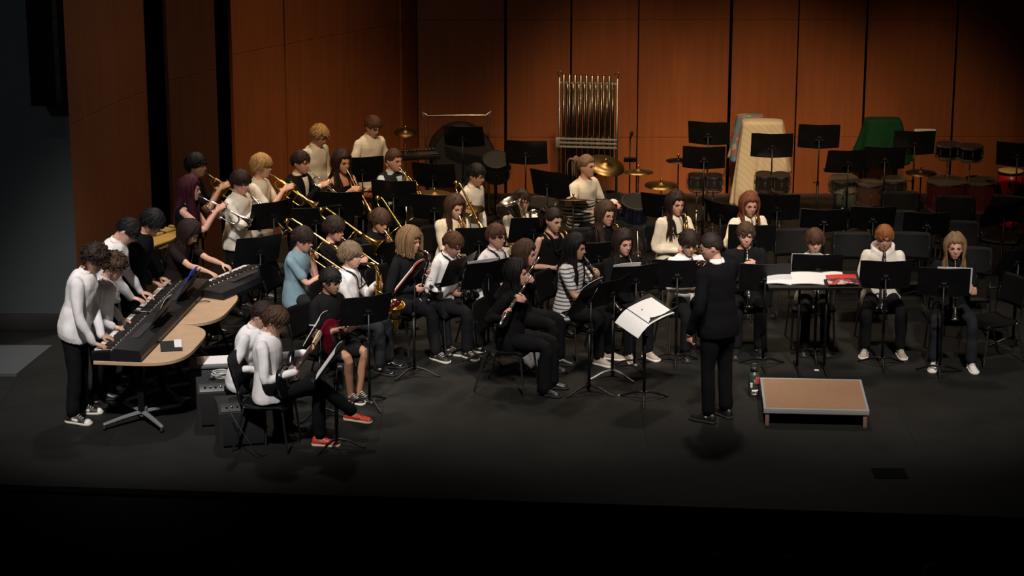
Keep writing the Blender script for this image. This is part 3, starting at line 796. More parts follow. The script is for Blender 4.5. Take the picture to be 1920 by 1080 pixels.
def hold_clarinet(pitch=52, iy=0):
    def f(R):
        return dict(M=T4(R['mouth']) @ RZ(rad(iy)) @ RX(-rad(pitch)),
                    L=((-.022, .21, .012), (.75, .25, .55), (.55, .0, -.8), .75), R=((.022, .39, .012), (-.75, .25, .55), (-.55, .0, -.8), .75))
    return f
def hold_flute(droop=22, iy=-12):
    def f(R):
        return dict(M=T4(R['mouth'] + V(0, .004, -.012)) @ RZ(rad(iy)) @ RY(rad(droop)),
                    L=((.22, .028, -.01), (.45, -.2, .85), (.0, -.95, .1), .8), R=((.42, -.022, -.005), (-.35, .35, .85), (.1, .9, -.25), .75))
    return f
def hold_euph(R):
    return dict(M=T4(R['mouth']) @ RY(.30) @ RX(.10), R=((.10, .19, -.36), (-.4, .3, .8), (-.6, -.2, .2), .6), L=((-.09, .21, -.12), (.7, .3, .2), (.3, .1, -.9), .6))
def hold_guitar(c=(.07, .17, .15), up=.35, fwd=.35, bass=False, fret=.50, tilt=.15):
    def f(R):
        X = nrm(V(-1, fwd, up)); Z = nrm(V(fwd, 1, tilt) - X * (V(fwd, 1, tilt) @ X)); Y = np.cross(Z, X)
        hz = R['sp'](0)
        return dict(M=FR(hz + V(*c), X, Y, Z), R=((.045, .015, .068), (.75, -.65, -.05), (.1, .05, -1), .55), L=((fret, -.028, .0), (.1, .15, .95), (.05, .95, -.2), .95))
    return f
def give(R, key, maker, label, cat):
    return spawn(key, maker, R['PM'] @ R['IM'], label, cat)
# ================================================================ chair, music stand
def chair():
    r = empty('chair')
    s = MB(); rings = []
    for y in np.linspace(-.22, .20, 9):
        t = (y + .22) / .42; z = .44 - .020 * math.sin(PI * t) - (.028 * max(0, (.12 - t) / .12) ** 2); w = .225 - .02 * t
        row = [(x, y, z - .018 * math.sin(PI * (x / w + 1) / 2) + .008) for x in np.linspace(-w, w, 9)]
        rings.append(row + [(x, y, z - .026) for x, y, z in row[::-1]])
    s.loft(rings); s.build('seat', CHAIRP, r)
    b = MB(); rings = []
    for t in np.linspace(0, 1, 9):
        z = .56 + .29 * t; y = .205 + .085 * t + .0; w = (.215 + .012 * math.sin(PI * t)) * (1 - .10 * max(0, (t - .85) / .15) ** 2 - .1 * max(0, (.12 - t) / .12) ** 2)
        row = [(x, y + .030 * (1 - (x / w) ** 2), z) for x in np.linspace(-w, w, 11)]
        rings.append(row + [(x, y + .014, z) for x, y, z in row[::-1]])
    b.loft(rings); b.build('backrest', CHAIRP, r)
    for sg in (1, -1):
        l = MB(); l.tube([(sg * .205, -.19, .415), (sg * .215, -.215, .20), (sg * .225, -.235, .012)], .011, 8, k=3); l.build('leg', STEEL, r)
        l = MB(); l.tube([(sg * .205, .16, .415), (sg * .215, .215, .2), (sg * .225, .27, .012)], .011, 8, k=3); l.build('leg', STEEL, r)
        u = MB(); u.tube([(sg * .205, .16, .41), (sg * .205, .205, .48), (sg * .195, .225, .60), (sg * .195, .25, .70)], .010, 8, k=3); u.build('back_post', BLKMET, r)
    f = MB()
    for a, c in (((-.205, -.19, .413), (-.205, .17, .413)), ((.205, -.19, .413), (.205, .17, .413)), ((-.205, -.17, .411), (.205, -.17, .411)), ((-.205, .15, .411), (.205, .15, .411))): f.cyl(a, c, .010, 8)
    f.build('seat_frame', STEEL, r)
    return r
DW, DH = .51, .33
def stand():
    r = empty('music_stand')
    for i in range(3):
        a = rad(90 + 120 * i); d = V(math.cos(a), math.sin(a), 0)
        l = MB(); l.tube([d * .02 + V(0, 0, .085), d * .10 + V(0, 0, .072), d * .20 + V(0, 0, .03), d * .26 + V(0, 0, .010)], [(.012, .016), (.011, .014), (.010, .012), (.008, .010)], 8, k=3); l.build('foot', BLKMET, r)
    p = MB(); p.cyl((0, 0, .06), (0, 0, .62), .0145, 12); p.lathe([(.016, .60), (.019, .605), (.019, .645), (.012, .65)], 12); p.build('pole', BLKMET, r)
    p = MB(); p.cyl((0, 0, -.55), (0, 0, 0), .0095, 10); p.build('shaft', BLKMET, r)
    d = MB(); rings = []
    for x in np.linspace(-DW / 2, DW / 2, 13):
        y = -.035 * (abs(x) / (DW / 2)) ** 1.5
        zt = DH / 2 - .012 * (abs(x) / (DW / 2)) ** 4
        rings.append([(x, y, -DH / 2), (x, y, zt), (x, y + .004, zt), (x, y + .004, -DH / 2)])
    d.loft(rings); D = d.build('desk', BLKMET, r, auto=40)
    l = MB(); rings = []
    for x in np.linspace(-DW / 2, DW / 2, 13):
        y = -.035 * (abs(x) / (DW / 2)) ** 1.5
        rings.append([(x, y + .004, -DH / 2 - .003), (x, y - .055, -DH / 2 - .003), (x, y - .055, -DH / 2 + .012), (x, y - .052, -DH / 2 + .012), (x, y - .052, -DH / 2), (x, y + .004, -DH / 2)])
    l.loft(rings); l.build('lip', BLKMET, D, auto=40)
    k = MB(); k.box((0, .022, -.02), (.05, .035, .07)); k.cyl((-.045, .03, -.03), (.045, .03, -.03), .008, 8); k.build('hinge', BLKMET, D, auto=40)
    kk = MB(); kk.cyl((.015, 0, .628), (.035, 0, .628), .004, 6); kk.ell((.042, 0, .628), (.009, .012, .012), 10, 6); kk.build('knob', BLKMET, r)
    return r
STANDS = []
def put_stand(px, py, h, yaw, label, tilt=24, group=None, base=None):
    """A stand whose desk centre is at height h."""
    p = at(px, py, h)
    o = spawn('stand', stand, T4((p[0], p[1], 0)) @ RZ(rad(yaw)), label, 'music stand', group)
    M = T4((0, -.02, h)) @ RX(-rad(tilt))
    for c in o.children:
        nm = c.name.split('.')[0]
        if nm == 'desk': place(c, M)
        elif nm == 'shaft': place(c, T4((0, .012, h - .03)))
    STANDS.append(o)
    return dict(o=o, M=T4((p[0], p[1], 0)) @ RZ(rad(yaw)) @ M)
def put_chair(M, label, group=None):
    return spawn('chair', chair, M, label, 'chair', group)
def sheet(M, w, h, name, label, cat, m=PAPER, bend=.0, curl=0., thick=.003, n=10, m2=None, group=None):
    """Sheet music: x across, z up the desk, y out of the paper; bend bows it and curl lets its foot hang."""
    q = MB(); rings = []
    for i in range(n + 1):
        z = -h / 2 + h * i / n; row = []
        for j in range(n + 1):
            x = -w / 2 + w * j / n
            y = -bend * (1 - (2 * x / w) ** 2) - curl * max(0, -z / h) ** 2 * h
            row.append((x, y, z))
        rings.append(row + [(x, y + thick, z) for x, y, z in row[::-1]])
    q.loft(rings); o = q.build(name, m, None, M=M, auto=60); tag(o, label, cat, group); return o
# ================================================================ camera
cam = bpy.data.cameras.new('camera'); cam.sensor_width = 36.0; cam.lens = FPX / 1920 * 36.0; cam.clip_end = 200
co = bpy.data.objects.new('camera', cam); COL.objects.link(co); co.location = (0, 0, CH); co.rotation_euler = (PI / 2 - TH, 0, 0); SC.camera = co
SC.view_settings.view_transform = 'Standard'; SC.view_settings.look = 'None'; SC.view_settings.gamma = 1; SC.view_settings.use_curve_mapping = False
SC.view_settings.exposure = -1.1
w = bpy.data.worlds.new('dark_hall'); SC.world = w; w.use_nodes = True
w.node_tree.nodes['Background'].inputs[0].default_value = (.5, .55, .6, 1); w.node_tree.nodes['Background'].inputs[1].default_value = .0025
def spot(name, loc, tgt, power, size, blend, col, rad_=.35):
    l = bpy.data.lights.new(name, 'SPOT'); l.energy = power; l.spot_size = rad(size); l.spot_blend = blend; l.color = col; l.shadow_soft_size = rad_
    o = bpy.data.objects.new(name, l); COL.objects.link(o); o.location = loc
    d = Vector(tgt) - Vector(loc); o.rotation_euler = d.to_track_quat('-Z', 'Y').to_euler(); return o
WARM = (1, .70, .40); NEUT = (1, .88, .78)
# stage washes hung over the house and over the stage, plus one added fill
spot('house_wash_spot', (-3.8, 12.0, 12.0), (-3.1, 21.35, .5), 18500, 23, .75, (1, .93, .90))
spot('house_wash_spot', (.8, 12.0, 12.0), (.3, 21.9, .5), 15000, 24, .8, (1, .91, .84))
spot('house_wash_spot', (4.2, 12.0, 12.0), (3.6, 21.9, .5), 17500, 23, .8, (1, .90, .82))
spot('house_amber_spot', (1.2, 14.5, 12.5), (1.5, 29.2, .25), 17000, 14, 1.0, WARM)
spot('house_amber_spot', (3.2, 14.5, 12.5), (3.3, 29.2, .25), 17000, 14, 1.0, WARM)
spot('house_amber_spot', (5.2, 14.5, 12.5), (5.0, 29.2, .1), 9500, 14, 1.0, WARM)
spot('house_amber_spot', (-1.2, 14.5, 12.5), (-1.4, 26.4, .4), 12500, 20, 1.0, WARM)
spot('house_amber_spot', (2.6, 14.5, 12.5), (2.3, 25.6, .6), 9500, 19, 1.0, (1, .80, .58))
spot('overhead_amber_spot', (-1.6, 26.2, 9.5), (-1.0, 25.2, 0), 3200, 62, .8, WARM)
spot('overhead_amber_spot', (2.4, 26.2, 9.5), (2.2, 25.6, 0), 2400, 66, .8, WARM)
spot('overhead_white_spot', (-2.8, 25.0, 9.0), (-3.0, 22.6, 0), 2200, 50, .8, (1, .93, .9))
spot('overhead_white_spot', (2.0, 25.0, 9.0), (2.2, 22.6, 0), 1700, 60, .8, (1, .9, .82))
spot('proscenium_fill_spot', (-7.5, 10.0, 8.0), (-6.0, 23.0, 3.3), 1150, 46, 1.0, (.85, .95, 1))  # fill lamp added to lift the dim grey proscenium wall
# ================================================================ stage floor, walls
def floor_mat():
    m = mat('stage_floor', (.012, .012, .0105), .7, bump=.08, bscale=60, spec=.14); nt = m.node_tree; b = nt.nodes['Principled BSDF']
    tc = nt.nodes.new('ShaderNodeTexCoord'); br = nt.nodes.new('ShaderNodeTexBrick')
    br.inputs['Scale'].default_value = 1; br.inputs['Brick Width'].default_value = 2.44; br.inputs['Row Height'].default_value = 1.22; br.inputs['Mortar Size'].default_value = .004
    br.inputs['Color1'].default_value = (.0128, .0128, .0110, 1); br.inputs['Color2'].default_value = (.0105, .0105, .0092, 1); br.inputs['Mortar'].default_value = (.006, .006, .006, 1)
    nt.links.new(tc.outputs['Object'], br.inputs['Vector'])
    n = nt.nodes.new('ShaderNodeTexNoise'); n.inputs['Scale'].default_value = 1.3; n.inputs['Detail'].default_value = 8; n.inputs['Roughness'].default_value = .7
    nt.links.new(tc.outputs['Object'], n.inputs['Vector'])
    r = nt.nodes.new('ShaderNodeMapRange'); r.inputs['From Min'].default_value = .3; r.inputs['From Max'].default_value = .7; r.inputs['To Min'].default_value = .65; r.inputs['To Max'].default_value = 1.3
    nt.links.new(n.outputs['Fac'], r.inputs['Value'])
    x = nt.nodes.new('ShaderNodeVectorMath'); x.operation = 'SCALE'; nt.links.new(br.outputs['Color'], x.inputs[0]); nt.links.new(r.outputs[0], x.inputs['Scale']); nt.links.new(x.outputs[0], b.inputs['Base Color'])
    return m
def wood_mat(name, c, k=.16):
    m = mat(name, c, .55, spec=.3); nt = m.node_tree; b = nt.nodes['Principled BSDF']
    tc = nt.nodes.new('ShaderNodeTexCoord'); mp = nt.nodes.new('ShaderNodeMapping'); mp.inputs['Scale'].default_value = (6, 6, .35); nt.links.new(tc.outputs['Object'], mp.inputs[0])
    n = nt.nodes.new('ShaderNodeTexNoise'); n.inputs['Scale'].default_value = 3; n.inputs['Detail'].default_value = 6; nt.links.new(mp.outputs[0], n.inputs['Vector'])
    n2 = nt.nodes.new('ShaderNodeTexNoise'); n2.inputs['Scale'].default_value = .8; nt.links.new(tc.outputs['Object'], n2.inputs['Vector'])
    a = nt.nodes.new('ShaderNodeMath'); a.operation = 'ADD'; nt.links.new(n.outputs['Fac'], a.inputs[0]); nt.links.new(n2.outputs['Fac'], a.inputs[1])
    r = nt.nodes.new('ShaderNodeMapRange'); r.inputs['From Min'].default_value = .7; r.inputs['From Max'].default_value = 1.3; r.inputs['To Min'].default_value = 1 - k; r.inputs['To Max'].default_value = 1 + k
    nt.links.new(a.outputs[0], r.inputs['Value']); x = nt.nodes.new('ShaderNodeVectorMath'); x.operation = 'SCALE'; x.inputs[0].default_value = c
    nt.links.new(r.outputs[0], x.inputs['Scale']); nt.links.new(x.outputs[0], b.inputs['Base Color']); return m
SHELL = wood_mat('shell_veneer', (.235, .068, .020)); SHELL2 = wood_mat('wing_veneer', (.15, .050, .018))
BLACKV = mat('black_masking_velour', (.0012, .0012, .0012), 1.0, spec=0)
PROSC = mat('grey_proscenium_paint', (.040, .047, .049), .8, noise=.05, nscale=3)
def struct(name, mb, m, **kw):
    o = mb.build(name, m, None, **kw); tag(o, None, None, None, 'structure'); return o
pl = at(-700, 886); pr = at(2700, 995)
b = MB(); b.prism([(pl[0], pl[1]), (pr[0], pr[1]), (14, 36), (-14, 36)], -.05, 0)
struct('floor', b, floor_mat(), smooth=False)
b = MB(); b.prism([(pl[0], pl[1] + .02), (pr[0], pr[1] + .02), (pr[0], pr[1] + .12), (pl[0], pl[1] + .12)], -1.2, -.05); struct('trim_1', b, mat('stage_fascia', (.006, .006, .006), .9), smooth=False)
b = MB(); b.prism([(-16, 4), (16, 4), (16, 22), (-16, 22)], -1.25, -1.15); struct('floor_house', b, mat('house_carpet', (.004, .004, .0045), 1.0), smooth=False)
def wall_panels(name, pts, zt, m, joints=(), gap=.012, th=.05, back=None):
    """Panels between ground points; joints are heights of horizontal seams."""
    mb = MB(); zs = [0.0] + list(joints) + [zt]
    for (a, c) in pts:
        a, c = V(*a[:2]), V(*c[:2]); d = nrm(c - a); nn = V(d[1], -d[0]); L = np.linalg.norm(c - a)
        M = FR((a[0], a[1], 0), (d[0], d[1], 0), (-nn[0], -nn[1], 0), (0, 0, 1))
        for z0, z1 in zip(zs[:-1], zs[1:]):
            mb.box((L / 2, th / 2, (z0 + z1) / 2), (L - gap, th, z1 - z0 - .004), 0, M, .004)
    return struct(name, mb, m, smooth=False)
YB = at(1290, 372)[1]
def wx(px): return at(px, 372)[0]
xs = [(786, 945.5), (950.5, 1067.5), (1070.5, 1191.8), (1193.8, 1360), (1365.5, 1485.5), (1488, 1610.5), (1615, 1777), (1781, 1985)]
P2 = [((wx(a), YB + .012 * max(0, i - 4)), (wx(c), YB + .012 * max(0, i - 4))) for i, (a, c) in enumerate(xs)]
wall_panels('wall_back', P2, 7.0, SHELL, (.82, 2.36, 4.6), .002)
b = MB(); b.box((2, YB + .12, 3.5), (14, .06, 7)); struct('wall_back_masking', b, BLACKV)
b = MB(); b.box((3.2, YB - .012, .035), (9.2, .02, .07)); struct('baseboard_back', b, mat('dark_base_trim', (.03, .012, .006), .6))
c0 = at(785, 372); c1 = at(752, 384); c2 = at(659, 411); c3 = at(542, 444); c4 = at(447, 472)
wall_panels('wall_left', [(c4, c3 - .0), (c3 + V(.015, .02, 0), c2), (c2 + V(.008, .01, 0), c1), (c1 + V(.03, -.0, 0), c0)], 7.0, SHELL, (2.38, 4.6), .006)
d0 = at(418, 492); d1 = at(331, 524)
wall_panels('wall_left_wing', [(d1, d0)], 7.0, wood_mat('shaded_wing_veneer', (.075, .026, .012)), (2.3,), .004)  # wing's shade away from the lamps is put into this darker veneer colour
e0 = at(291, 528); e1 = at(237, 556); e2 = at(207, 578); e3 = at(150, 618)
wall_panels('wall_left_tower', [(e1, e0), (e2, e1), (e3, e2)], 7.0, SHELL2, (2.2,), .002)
b = MB(); b.prism([(at(240, 420)[0] - 4, at(240, 420)[1] + 1.5), (at(800, 420)[0], at(800, 420)[1] + 3.0), (at(800, 420)[0], at(800, 420)[1] + 3.1), (at(240, 420)[0] - 4, at(240, 420)[1] + 1.6)], 0, 7.5); struct('wall_left_masking', b, BLACKV)
f0 = at(150, 618); f1 = at(-120, 618)
wall_panels('wall_proscenium', [(f1, f0)], 7.5, PROSC, (), .0, .3)
b = MB(); b.box(((f0[0] + f1[0]) / 2, f0[1] - .02, .09), (abs(f0[0] - f1[0]), .04, .18)); struct('baseboard_left', b, mat('dark_wall_base', (.010, .006, .005), .8))
q = [at(-60, 652), at(98, 652), at(31, 706), at(-60, 706)]
b = MB(); b.prism([(p[0], p[1]) for p in q], .0, .03); 
q2 = [at(66, 653, .03), at(95, 653, .03), at(30, 704, .03), at(-2, 704, .03)]
struct('trim_2', b, mat('grey_step_cover', (.045, .05, .053), .8), smooth=False)
# line array speaker hung by the proscenium
p = aty(82, 100, f0[1] - .35)
r = empty('hanging_speaker', T4((p[0], p[1], 0))); tag(r, 'tall black speaker column hung against the grey proscenium wall', 'speaker')
zb = aty(80, 204, f0[1] - .35)[2] + .05
for i in range(5):
    b = MB(); b.box((0, 0, zb + .14 + .285 * i), (.26, .25, .28), bev=.012); b.build('cabinet', mat('speaker_black', (.0022, .0022, .0022), .85, spec=.1), r, auto=40)
# floor hatch and spike tape
p = at(1668, 888); b = MB(); b.box((p[0], p[1], .002), (.29, .26, .006), bev=.001); struct('trim_3', b, mat('floor_pocket_lid', (.0045, .0045, .0042), .8, spec=.05), smooth=False)
for (px, py, wd, lab) in ((1531, 694, .045, 'small white tape mark on the floor under the wide stand'), (1163, 741, .05, 'pale scuffed tape strip on the floor between two stand bases'), (1245, 742, .06, 'pale scuffed tape strip on the floor behind the tripod of the paper-laden stand')):
    p = at(px, py); b = MB(); b.box((p[0], p[1], .001), (wd, .05, .002), bev=.0004); tag(b.build('tape_mark', mat('tape_white', (.5, .48, .45), .8) if px == 1531 else mat('tape_grey', (.12, .115, .11), .8), None, smooth=False), lab, 'tape')
# ================================================================ clothes palette
WHITE = cloth('white_cotton', (.74, .72, .71)); WHITE2 = cloth('white_oxford', (.68, .67, .67)); CREAM = cloth('cream_knit', (.70, .63, .50)); OFFW = cloth('off_white', (.72, .68, .60))
TEAL = cloth('teal_polo', (.19, .29, .33)); LBLUE = cloth('light_blue', (.44, .58, .66)); BLACK = cloth('black', (.0062, .0062, .0068)); BLACK2 = cloth('black_jersey', (.008, .008, .009)); CHAR = cloth('charcoal_trousers', (.010, .010, .0115))
GREYT = cloth('grey_trousers', (.016, .0165, .0185)); JEANS = cloth('dark_jeans', (.014, .0145, .018)); PLUM = cloth('dark_plum', (.030, .012, .015)); BROWNB = cloth('brown_black', (.014, .009, .008))
STRTEE = stripes('striped_tee', (.60, .59, .57), (.075, .075, .08), 26, .34)
STRSW = stripes('striped_sweater', (.72, .66, .54), (.012, .012, .012), 24, .45, -1, .845)
SHW = lambda: [mat('shoe_white', (.68, .66, .63), .6), mat('sole_white', (.66, .64, .60), .6)]
SHT = lambda: [mat('shoe_tan', (.33, .28, .22), .7), mat('sole_white', (.66, .64, .60), .6)]
SHBW = lambda: [mat('shoe_canvas_black', (.012, .012, .012), .6), mat('sole_cream', (.62, .57, .46), .6), mat('shoe_white', (.68, .66, .63), .6), mat('lace_white', (.6, .58, .54), .7)]
SHCH = lambda: [mat('shoe_canvas_black', (.012, .012, .012), .6), mat('sole_cream', (.62, .57, .46), .6)]
SHOR = lambda: [mat('shoe_orange', (.62, .060, .018), .5), mat('sole_cream', (.62, .57, .46), .6), mat('shoe_orange', (.62, .060, .018), .5), mat('lace_black', (.012, .01, .01), .6)]
SOCKW = cloth('sock_white', (.70, .68, .66))
PP = {}
def add(key, *a, **kw): PP[key] = person(key, *a, **kw)
# ================================================================ keyboards on tables
KZ = .655
kn_, kf_ = at(190, 657, KZ + .10), at(327, 523, KZ + .10)
KAX = nrm(kf_ - kn_); KF = V(KAX[1], -KAX[0], 0); KL = np.linalg.norm(kf_ - kn_) / 2
KYAW = math.degrees(math.atan2(KF[0], -KF[1]))
kb1 = kn_ + KAX * KL * .5 + KF * .083 * 1.1; kb1[2] = 0
kb2 = kb1 + KAX * (KL + .02)
def keyboard():
    r = empty('keyboard'); KS = KL / 1.38; BL = mat('keyboard_shell', (.010, .010, .011), .42)
    b = MB(); prof = [(-.17, 0), (.17, 0), (.175, .05), (.16, .105), (.02, .118), (-.01, .085), (-.155, .070), (-.17, .06)]
    rings = [[(x, y, z) for y, z in prof] for x in (-.69 * KS, -.685 * KS, .685 * KS, .69 * KS)]
    b.loft(rings); 
    for sg in (1, -1): b.loft([[(x, y, z) for y, z in [(-.172, 0), (-.172, .085), (-.01, .105), (-.01, 0)]] for x in (sg * .69 * KS - .03 * (sg > 0), sg * .69 * KS + .03 * (sg < 0))])
    b.build('body', BL, r, auto=40)
    wk = MB(); n = 52; 
    for i in range(n):
        x = KS * (-.645 + 1.29 * (i + .5) / n); wk.box((x, -.083, .088), (KS * 1.29 / n - .0012, .145, .016), bev=.001)
    wk.build('white_keys', mat('key_white', (.70, .69, .66), .35), r, smooth=False)
    bk = MB()
    for i in range(n):
        if i % 7 in (0, 1, 3, 4, 5): bk.box((KS * (-.645 + 1.29 * (i + 1) / n), -.055, .102), (.011, .09, .012), bev=.001)
    bk.build('black_keys', EBONY, r, smooth=False)
    pn = MB(); pn.box((0, .07, .1165), (.5, .05, .003), bev=.0005, R=RX(.09)); pn.build('control_panel', mat('panel_grey', (.03, .03, .032), .4), r, smooth=False)
    for ch in r.children:
        for v_ in ch.data.vertices: v_.co.y *= 1.1 if v_.co.y < 0 else 1.62
    return r
KM1 = T4(kb1 + V(0, 0, KZ)) @ RZ(rad(KYAW) + PI); KM2 = T4(kb2 + V(0, 0, KZ)) @ RZ(rad(KYAW) + PI)
spawn('keyboard', keyboard, KM1, 'black electric keyboard nearest the camera, played by two white-shirted boys', 'keyboard')
spawn('keyboard', keyboard, KM2, 'black electric keyboard with a blue binder, at the far end of the pair of tables', 'keyboard')
def ktable():
    r = empty('table'); out = [(-.64, -.26)] + [(.64, -.26)] + [(.64 * abs(math.cos(t)) ** .55 * (1 if math.cos(t) > 0 else -1), .10 + .46 * math.sin(t) ** .75) for t in np.linspace(.0, PI, 33)]
    b = MB(); b.prism(out, -.035, 0, 0, None, .004); b.build('table_top', mat('maple_laminate', (.50, .34, .21), .45, noise=.08, nscale=6), r, auto=40)
    for x in (-.36, .36):
        c = MB(); c.box((x, .10, -.33), (.09, .06, .52)); c.build('column', BLKMET, r, auto=40)
        f = MB(); 
        for a in (40, 140, 220, 320):
            d = V(math.cos(rad(a)), math.sin(rad(a)), 0) * .42
            f.sweep([(x, .10, -.565), (x + d[0] * .5, .10 + d[1] * .5, -.575), (x + d[0], .10 + d[1], -.595)], [(.022, .03), (.02, .026), (.016, .020)], 8, up=(0, 0, 1))
        f.cyl((x, .10, -.60), (x, .10, -.52), .045, 12); F = f.build('foot', mat('grey_metal_foot', (.22, .225, .23), .5, metal=.4), r, auto=40)
        for a in (40, 140, 220, 320):
            d = V(math.cos(rad(a)), math.sin(rad(a)), 0) * .42
            q = MB(); q.lathe([(0, -.011), (.024, -.011), (.027, 0), (.024, .011), (0, .011)], 14, M=T4((x + d[0], .10 + d[1], -.626)) @ RX(PI / 2)); q.cyl((x + d[0], .10 + d[1], -.60), (x + d[0], .10 + d[1], -.622), .008, 6); q.build('caster', RUBBER, F)
    return r
for kb, lab in ((kb1, 'maple-topped wheeled table with rounded back edge holding the nearest keyboard'), (kb2, 'maple-topped wheeled table with rounded edge under the farther keyboard')):
    spawn('ktable', ktable, T4(V(kb[0], kb[1], KZ - .002) + KF * .09) @ RZ(rad(KYAW) + PI), lab, 'table')
def kpt(km, x, y=-.085, z=.108): return ap(km, (x, y, z))
def keys_hands(km, x, gap=.22):
    """Both hands flat on the keys around x, in the frame of the player."""
    def f(R):
        inv = np.linalg.inv(R['PM']); o = {}
        for key, sg in (('R', 1), ('L', -1)):
            p = ap(inv, kpt(km, x + sg * gap / 2, -.112, .118)); d = dr(inv, dr(km, (0, 1, -.22))); n = dr(inv, dr(km, (0, -.2, -1)))
            o[key] = (p, d, n)
        return dict(M=np.eye(4), **o)
    return f
add('keys1', 176, 457, 1.76, 82, 'stand', 'curly', 'dark', 'tan', 'shirt', WHITE, lean=14, hp=22, shoe=SHBW(), inst=keys_hands(KM1, .44, .26), hem=-.065,
    label='standing person with dark curly hair, loose untucked white shirt, nearest the camera at the keyboards', sprd=.02, curl=.5)
add('keys2', 211, 473, 1.51, 80, 'stand', 'curly', 'brown', 'fair', 'shirt', WHITE2, lean=12, hp=18, inst=keys_hands(KM1, -.14, .26), hem=-.06,
    label='shorter standing person with brown curls and white shirt, second along the keyboards', curl=.5)
add('keys3', 238, 406, 1.80, 84, 'stand', 'short', 'black', 'fair', 'shirt', WHITE, lean=16, hp=34, inst=keys_hands(KM2, .36, .28), hem=-.02, glasses=True,
    label='tall standing person with black hair, glasses and tucked white shirt, third along the keyboards', curl=.5)
add('keys4', 284, 391, 1.73, 80, 'stand', 'bowl', 'black', 'tan', 'blouse', BLACK, lean=16, hp=24, inst=keys_hands(KM2, -.25, .26),
    label='standing person dressed in black with smooth black hair, farthest along the two keyboards', curl=.5)
# third keyboard on its own stand
K3AX = nrm(V(.244, .49, 0)); K3F = V(K3AX[1], -K3AX[0], 0); K3Y = math.degrees(math.atan2(K3F[0], -K3F[1]))
k3 = at(428, 516, .72) + K3F * .08; KM3 = T4((k3[0], k3[1], .62)) @ RZ(rad(K3Y) + PI)
spawn('keyboard', keyboard, KM3, 'black electric keyboard on a folding stand, played by the seated long-haired person', 'keyboard')
r = empty('keyboard_stand', KM3); tag(r, 'black folding stand with crossed legs under the farthest keyboard', 'keyboard stand')
for sg in (1, -1):
    for x in (-.35, .35):
        b = MB(); b.cyl((x, -.16 * sg, -.605), (x, .16 * sg, -.012), .014, 8); b.build('leg', BLKMET, r)
b = MB(); b.cyl((-.4, -.16, -.60), (.4, -.16, -.60), .014, 8); b.cyl((-.4, .16, -.60), (.4, .16, -.60), .014, 8); b.build('foot_bar', BLKMET, r)
add('keys5', 354, 411, 1.55, K3Y + 4, 'sit', 'long', 'dark', 'fair', 'tee', BROWNB, lean=12, hp=30, inst=keys_hands(KM3, .02, .30), bottom='wide', bcol=PLUM,
    label='seated person with long dark hair and dark short-sleeved top playing the farthest keyboard', curl=.5)
# music and things on the keyboards and tables
def on_kb(km, x, tilt=28, z=.12): return km @ T4((x, .17, z)) @ RX(-rad(tilt)) @ T4((0, -.012, 0))
tag(sheet(on_kb(KM1, -.34) @ T4((0, 0, .12)), .30, .24, 'sheet_music', None, None, PAPER, bend=.012), 'white sheet music propped open on the nearest keyboard', 'sheet music')
tag(sheet(on_kb(KM2, .10) @ T4((0, 0, .15)), .26, .30, 'binder', None, None, mat('binder_blue', (.010, .045, .42), .4), bend=.01, thick=.012), 'bright blue binder propped on the far keyboard', 'binder')
tag(sheet(on_kb(KM2, -.05) @ T4((0, -.004, .14)), .22, .28, 'sheet_music', None, None, PAPER, bend=.015), 'white music pages beside the blue binder on the far keyboard', 'sheet music')
for km, x, z in ((KM1, -.34, .0), (KM2, .0, .0)):
    b = MB(); b.box((0, .014, .11), (.62 if z == 0 else .5, .006, .20), bev=.002); b.build('music_rest', mat('music_rest_black', (.008, .008, .008), .5), None, M=on_kb(km, x))
    o = bpy.data.objects[-1] if False else None
for o in [o for o in bpy.data.objects if o.name.startswith('music_rest')]:
    kb_ = [q for q in bpy.data.objects if q.name.split('.')[0] == 'keyboard']
    best = min(kb_, key=lambda q: np.linalg.norm(np.array(o.matrix_basis.translation) - np.array(q.matrix_basis.translation)))
    mm = best.matrix_basis.inverted() @ o.matrix_basis; o.parent = best; o.matrix_basis = mm
TT = T4(V(kb1[0], kb1[1], KZ)) @ RZ(rad(KYAW) + PI)
r = empty('notebook', TT @ T4((.12, .42, 0)) @ RZ(.3)); tag(r, 'dark notebook with pale pages lying on the near maple table', 'notebook')
b = MB(); b.box((0, 0, .008), (.30, .20, .016), bev=.003); b.build('cover', mat('notebook_dark', (.012, .014, .013), .5), r, smooth=False)
b = MB(); b.box((-.04, .065, .019), (.24, .07, .006), bev=.001); b.build('page', PAPER, r, smooth=False)
# ================================================================ trumpets
def trp(key, met, lab, *a, pitch=33, iy=0, **kw):
    add(key, *a, inst=hold_trumpet(pitch, iy), **kw)
    give(PP[key], 'trumpet_' + met.name, trumpet(met), lab, 'trumpet')
trp('t1', mat('aged_brass', (.55, .36, .13), .28, 1.0), 'dull brass trumpet held in the shadows behind the burgundy-haired person', 366, 287, 1.70, 84, 'stand', 'fringe', 'black', 'tan', 'tee', BLACK, lean=2, hp=4, pitch=34,
    label='standing trumpet player with black hair and black top, in shadow behind the burgundy-haired one')
trp('t2', SILVER, 'silver trumpet played by the burgundy-haired person', 355, 330, 1.60, 84, 'stand', 'long', 'burgundy', 'pink', 'tank', BLACK, lean=2, hp=6, pitch=27, bottom='wide',
    label='standing trumpet player with long burgundy hair, bare arms and sleeveless black top')
trp('t3', SILVER, 'silver trumpet pointed down by the white-shirted boy with brown hair', 450, 318, 1.58, 62, 'stand', 'fringe', 'dark', 'pink', 'shirt', OFFW, lean=2, hp=12, pitch=42, hem=-.06,
    label='standing trumpet player with reddish brown hair and white long-sleeved shirt, by the dark wall gap')
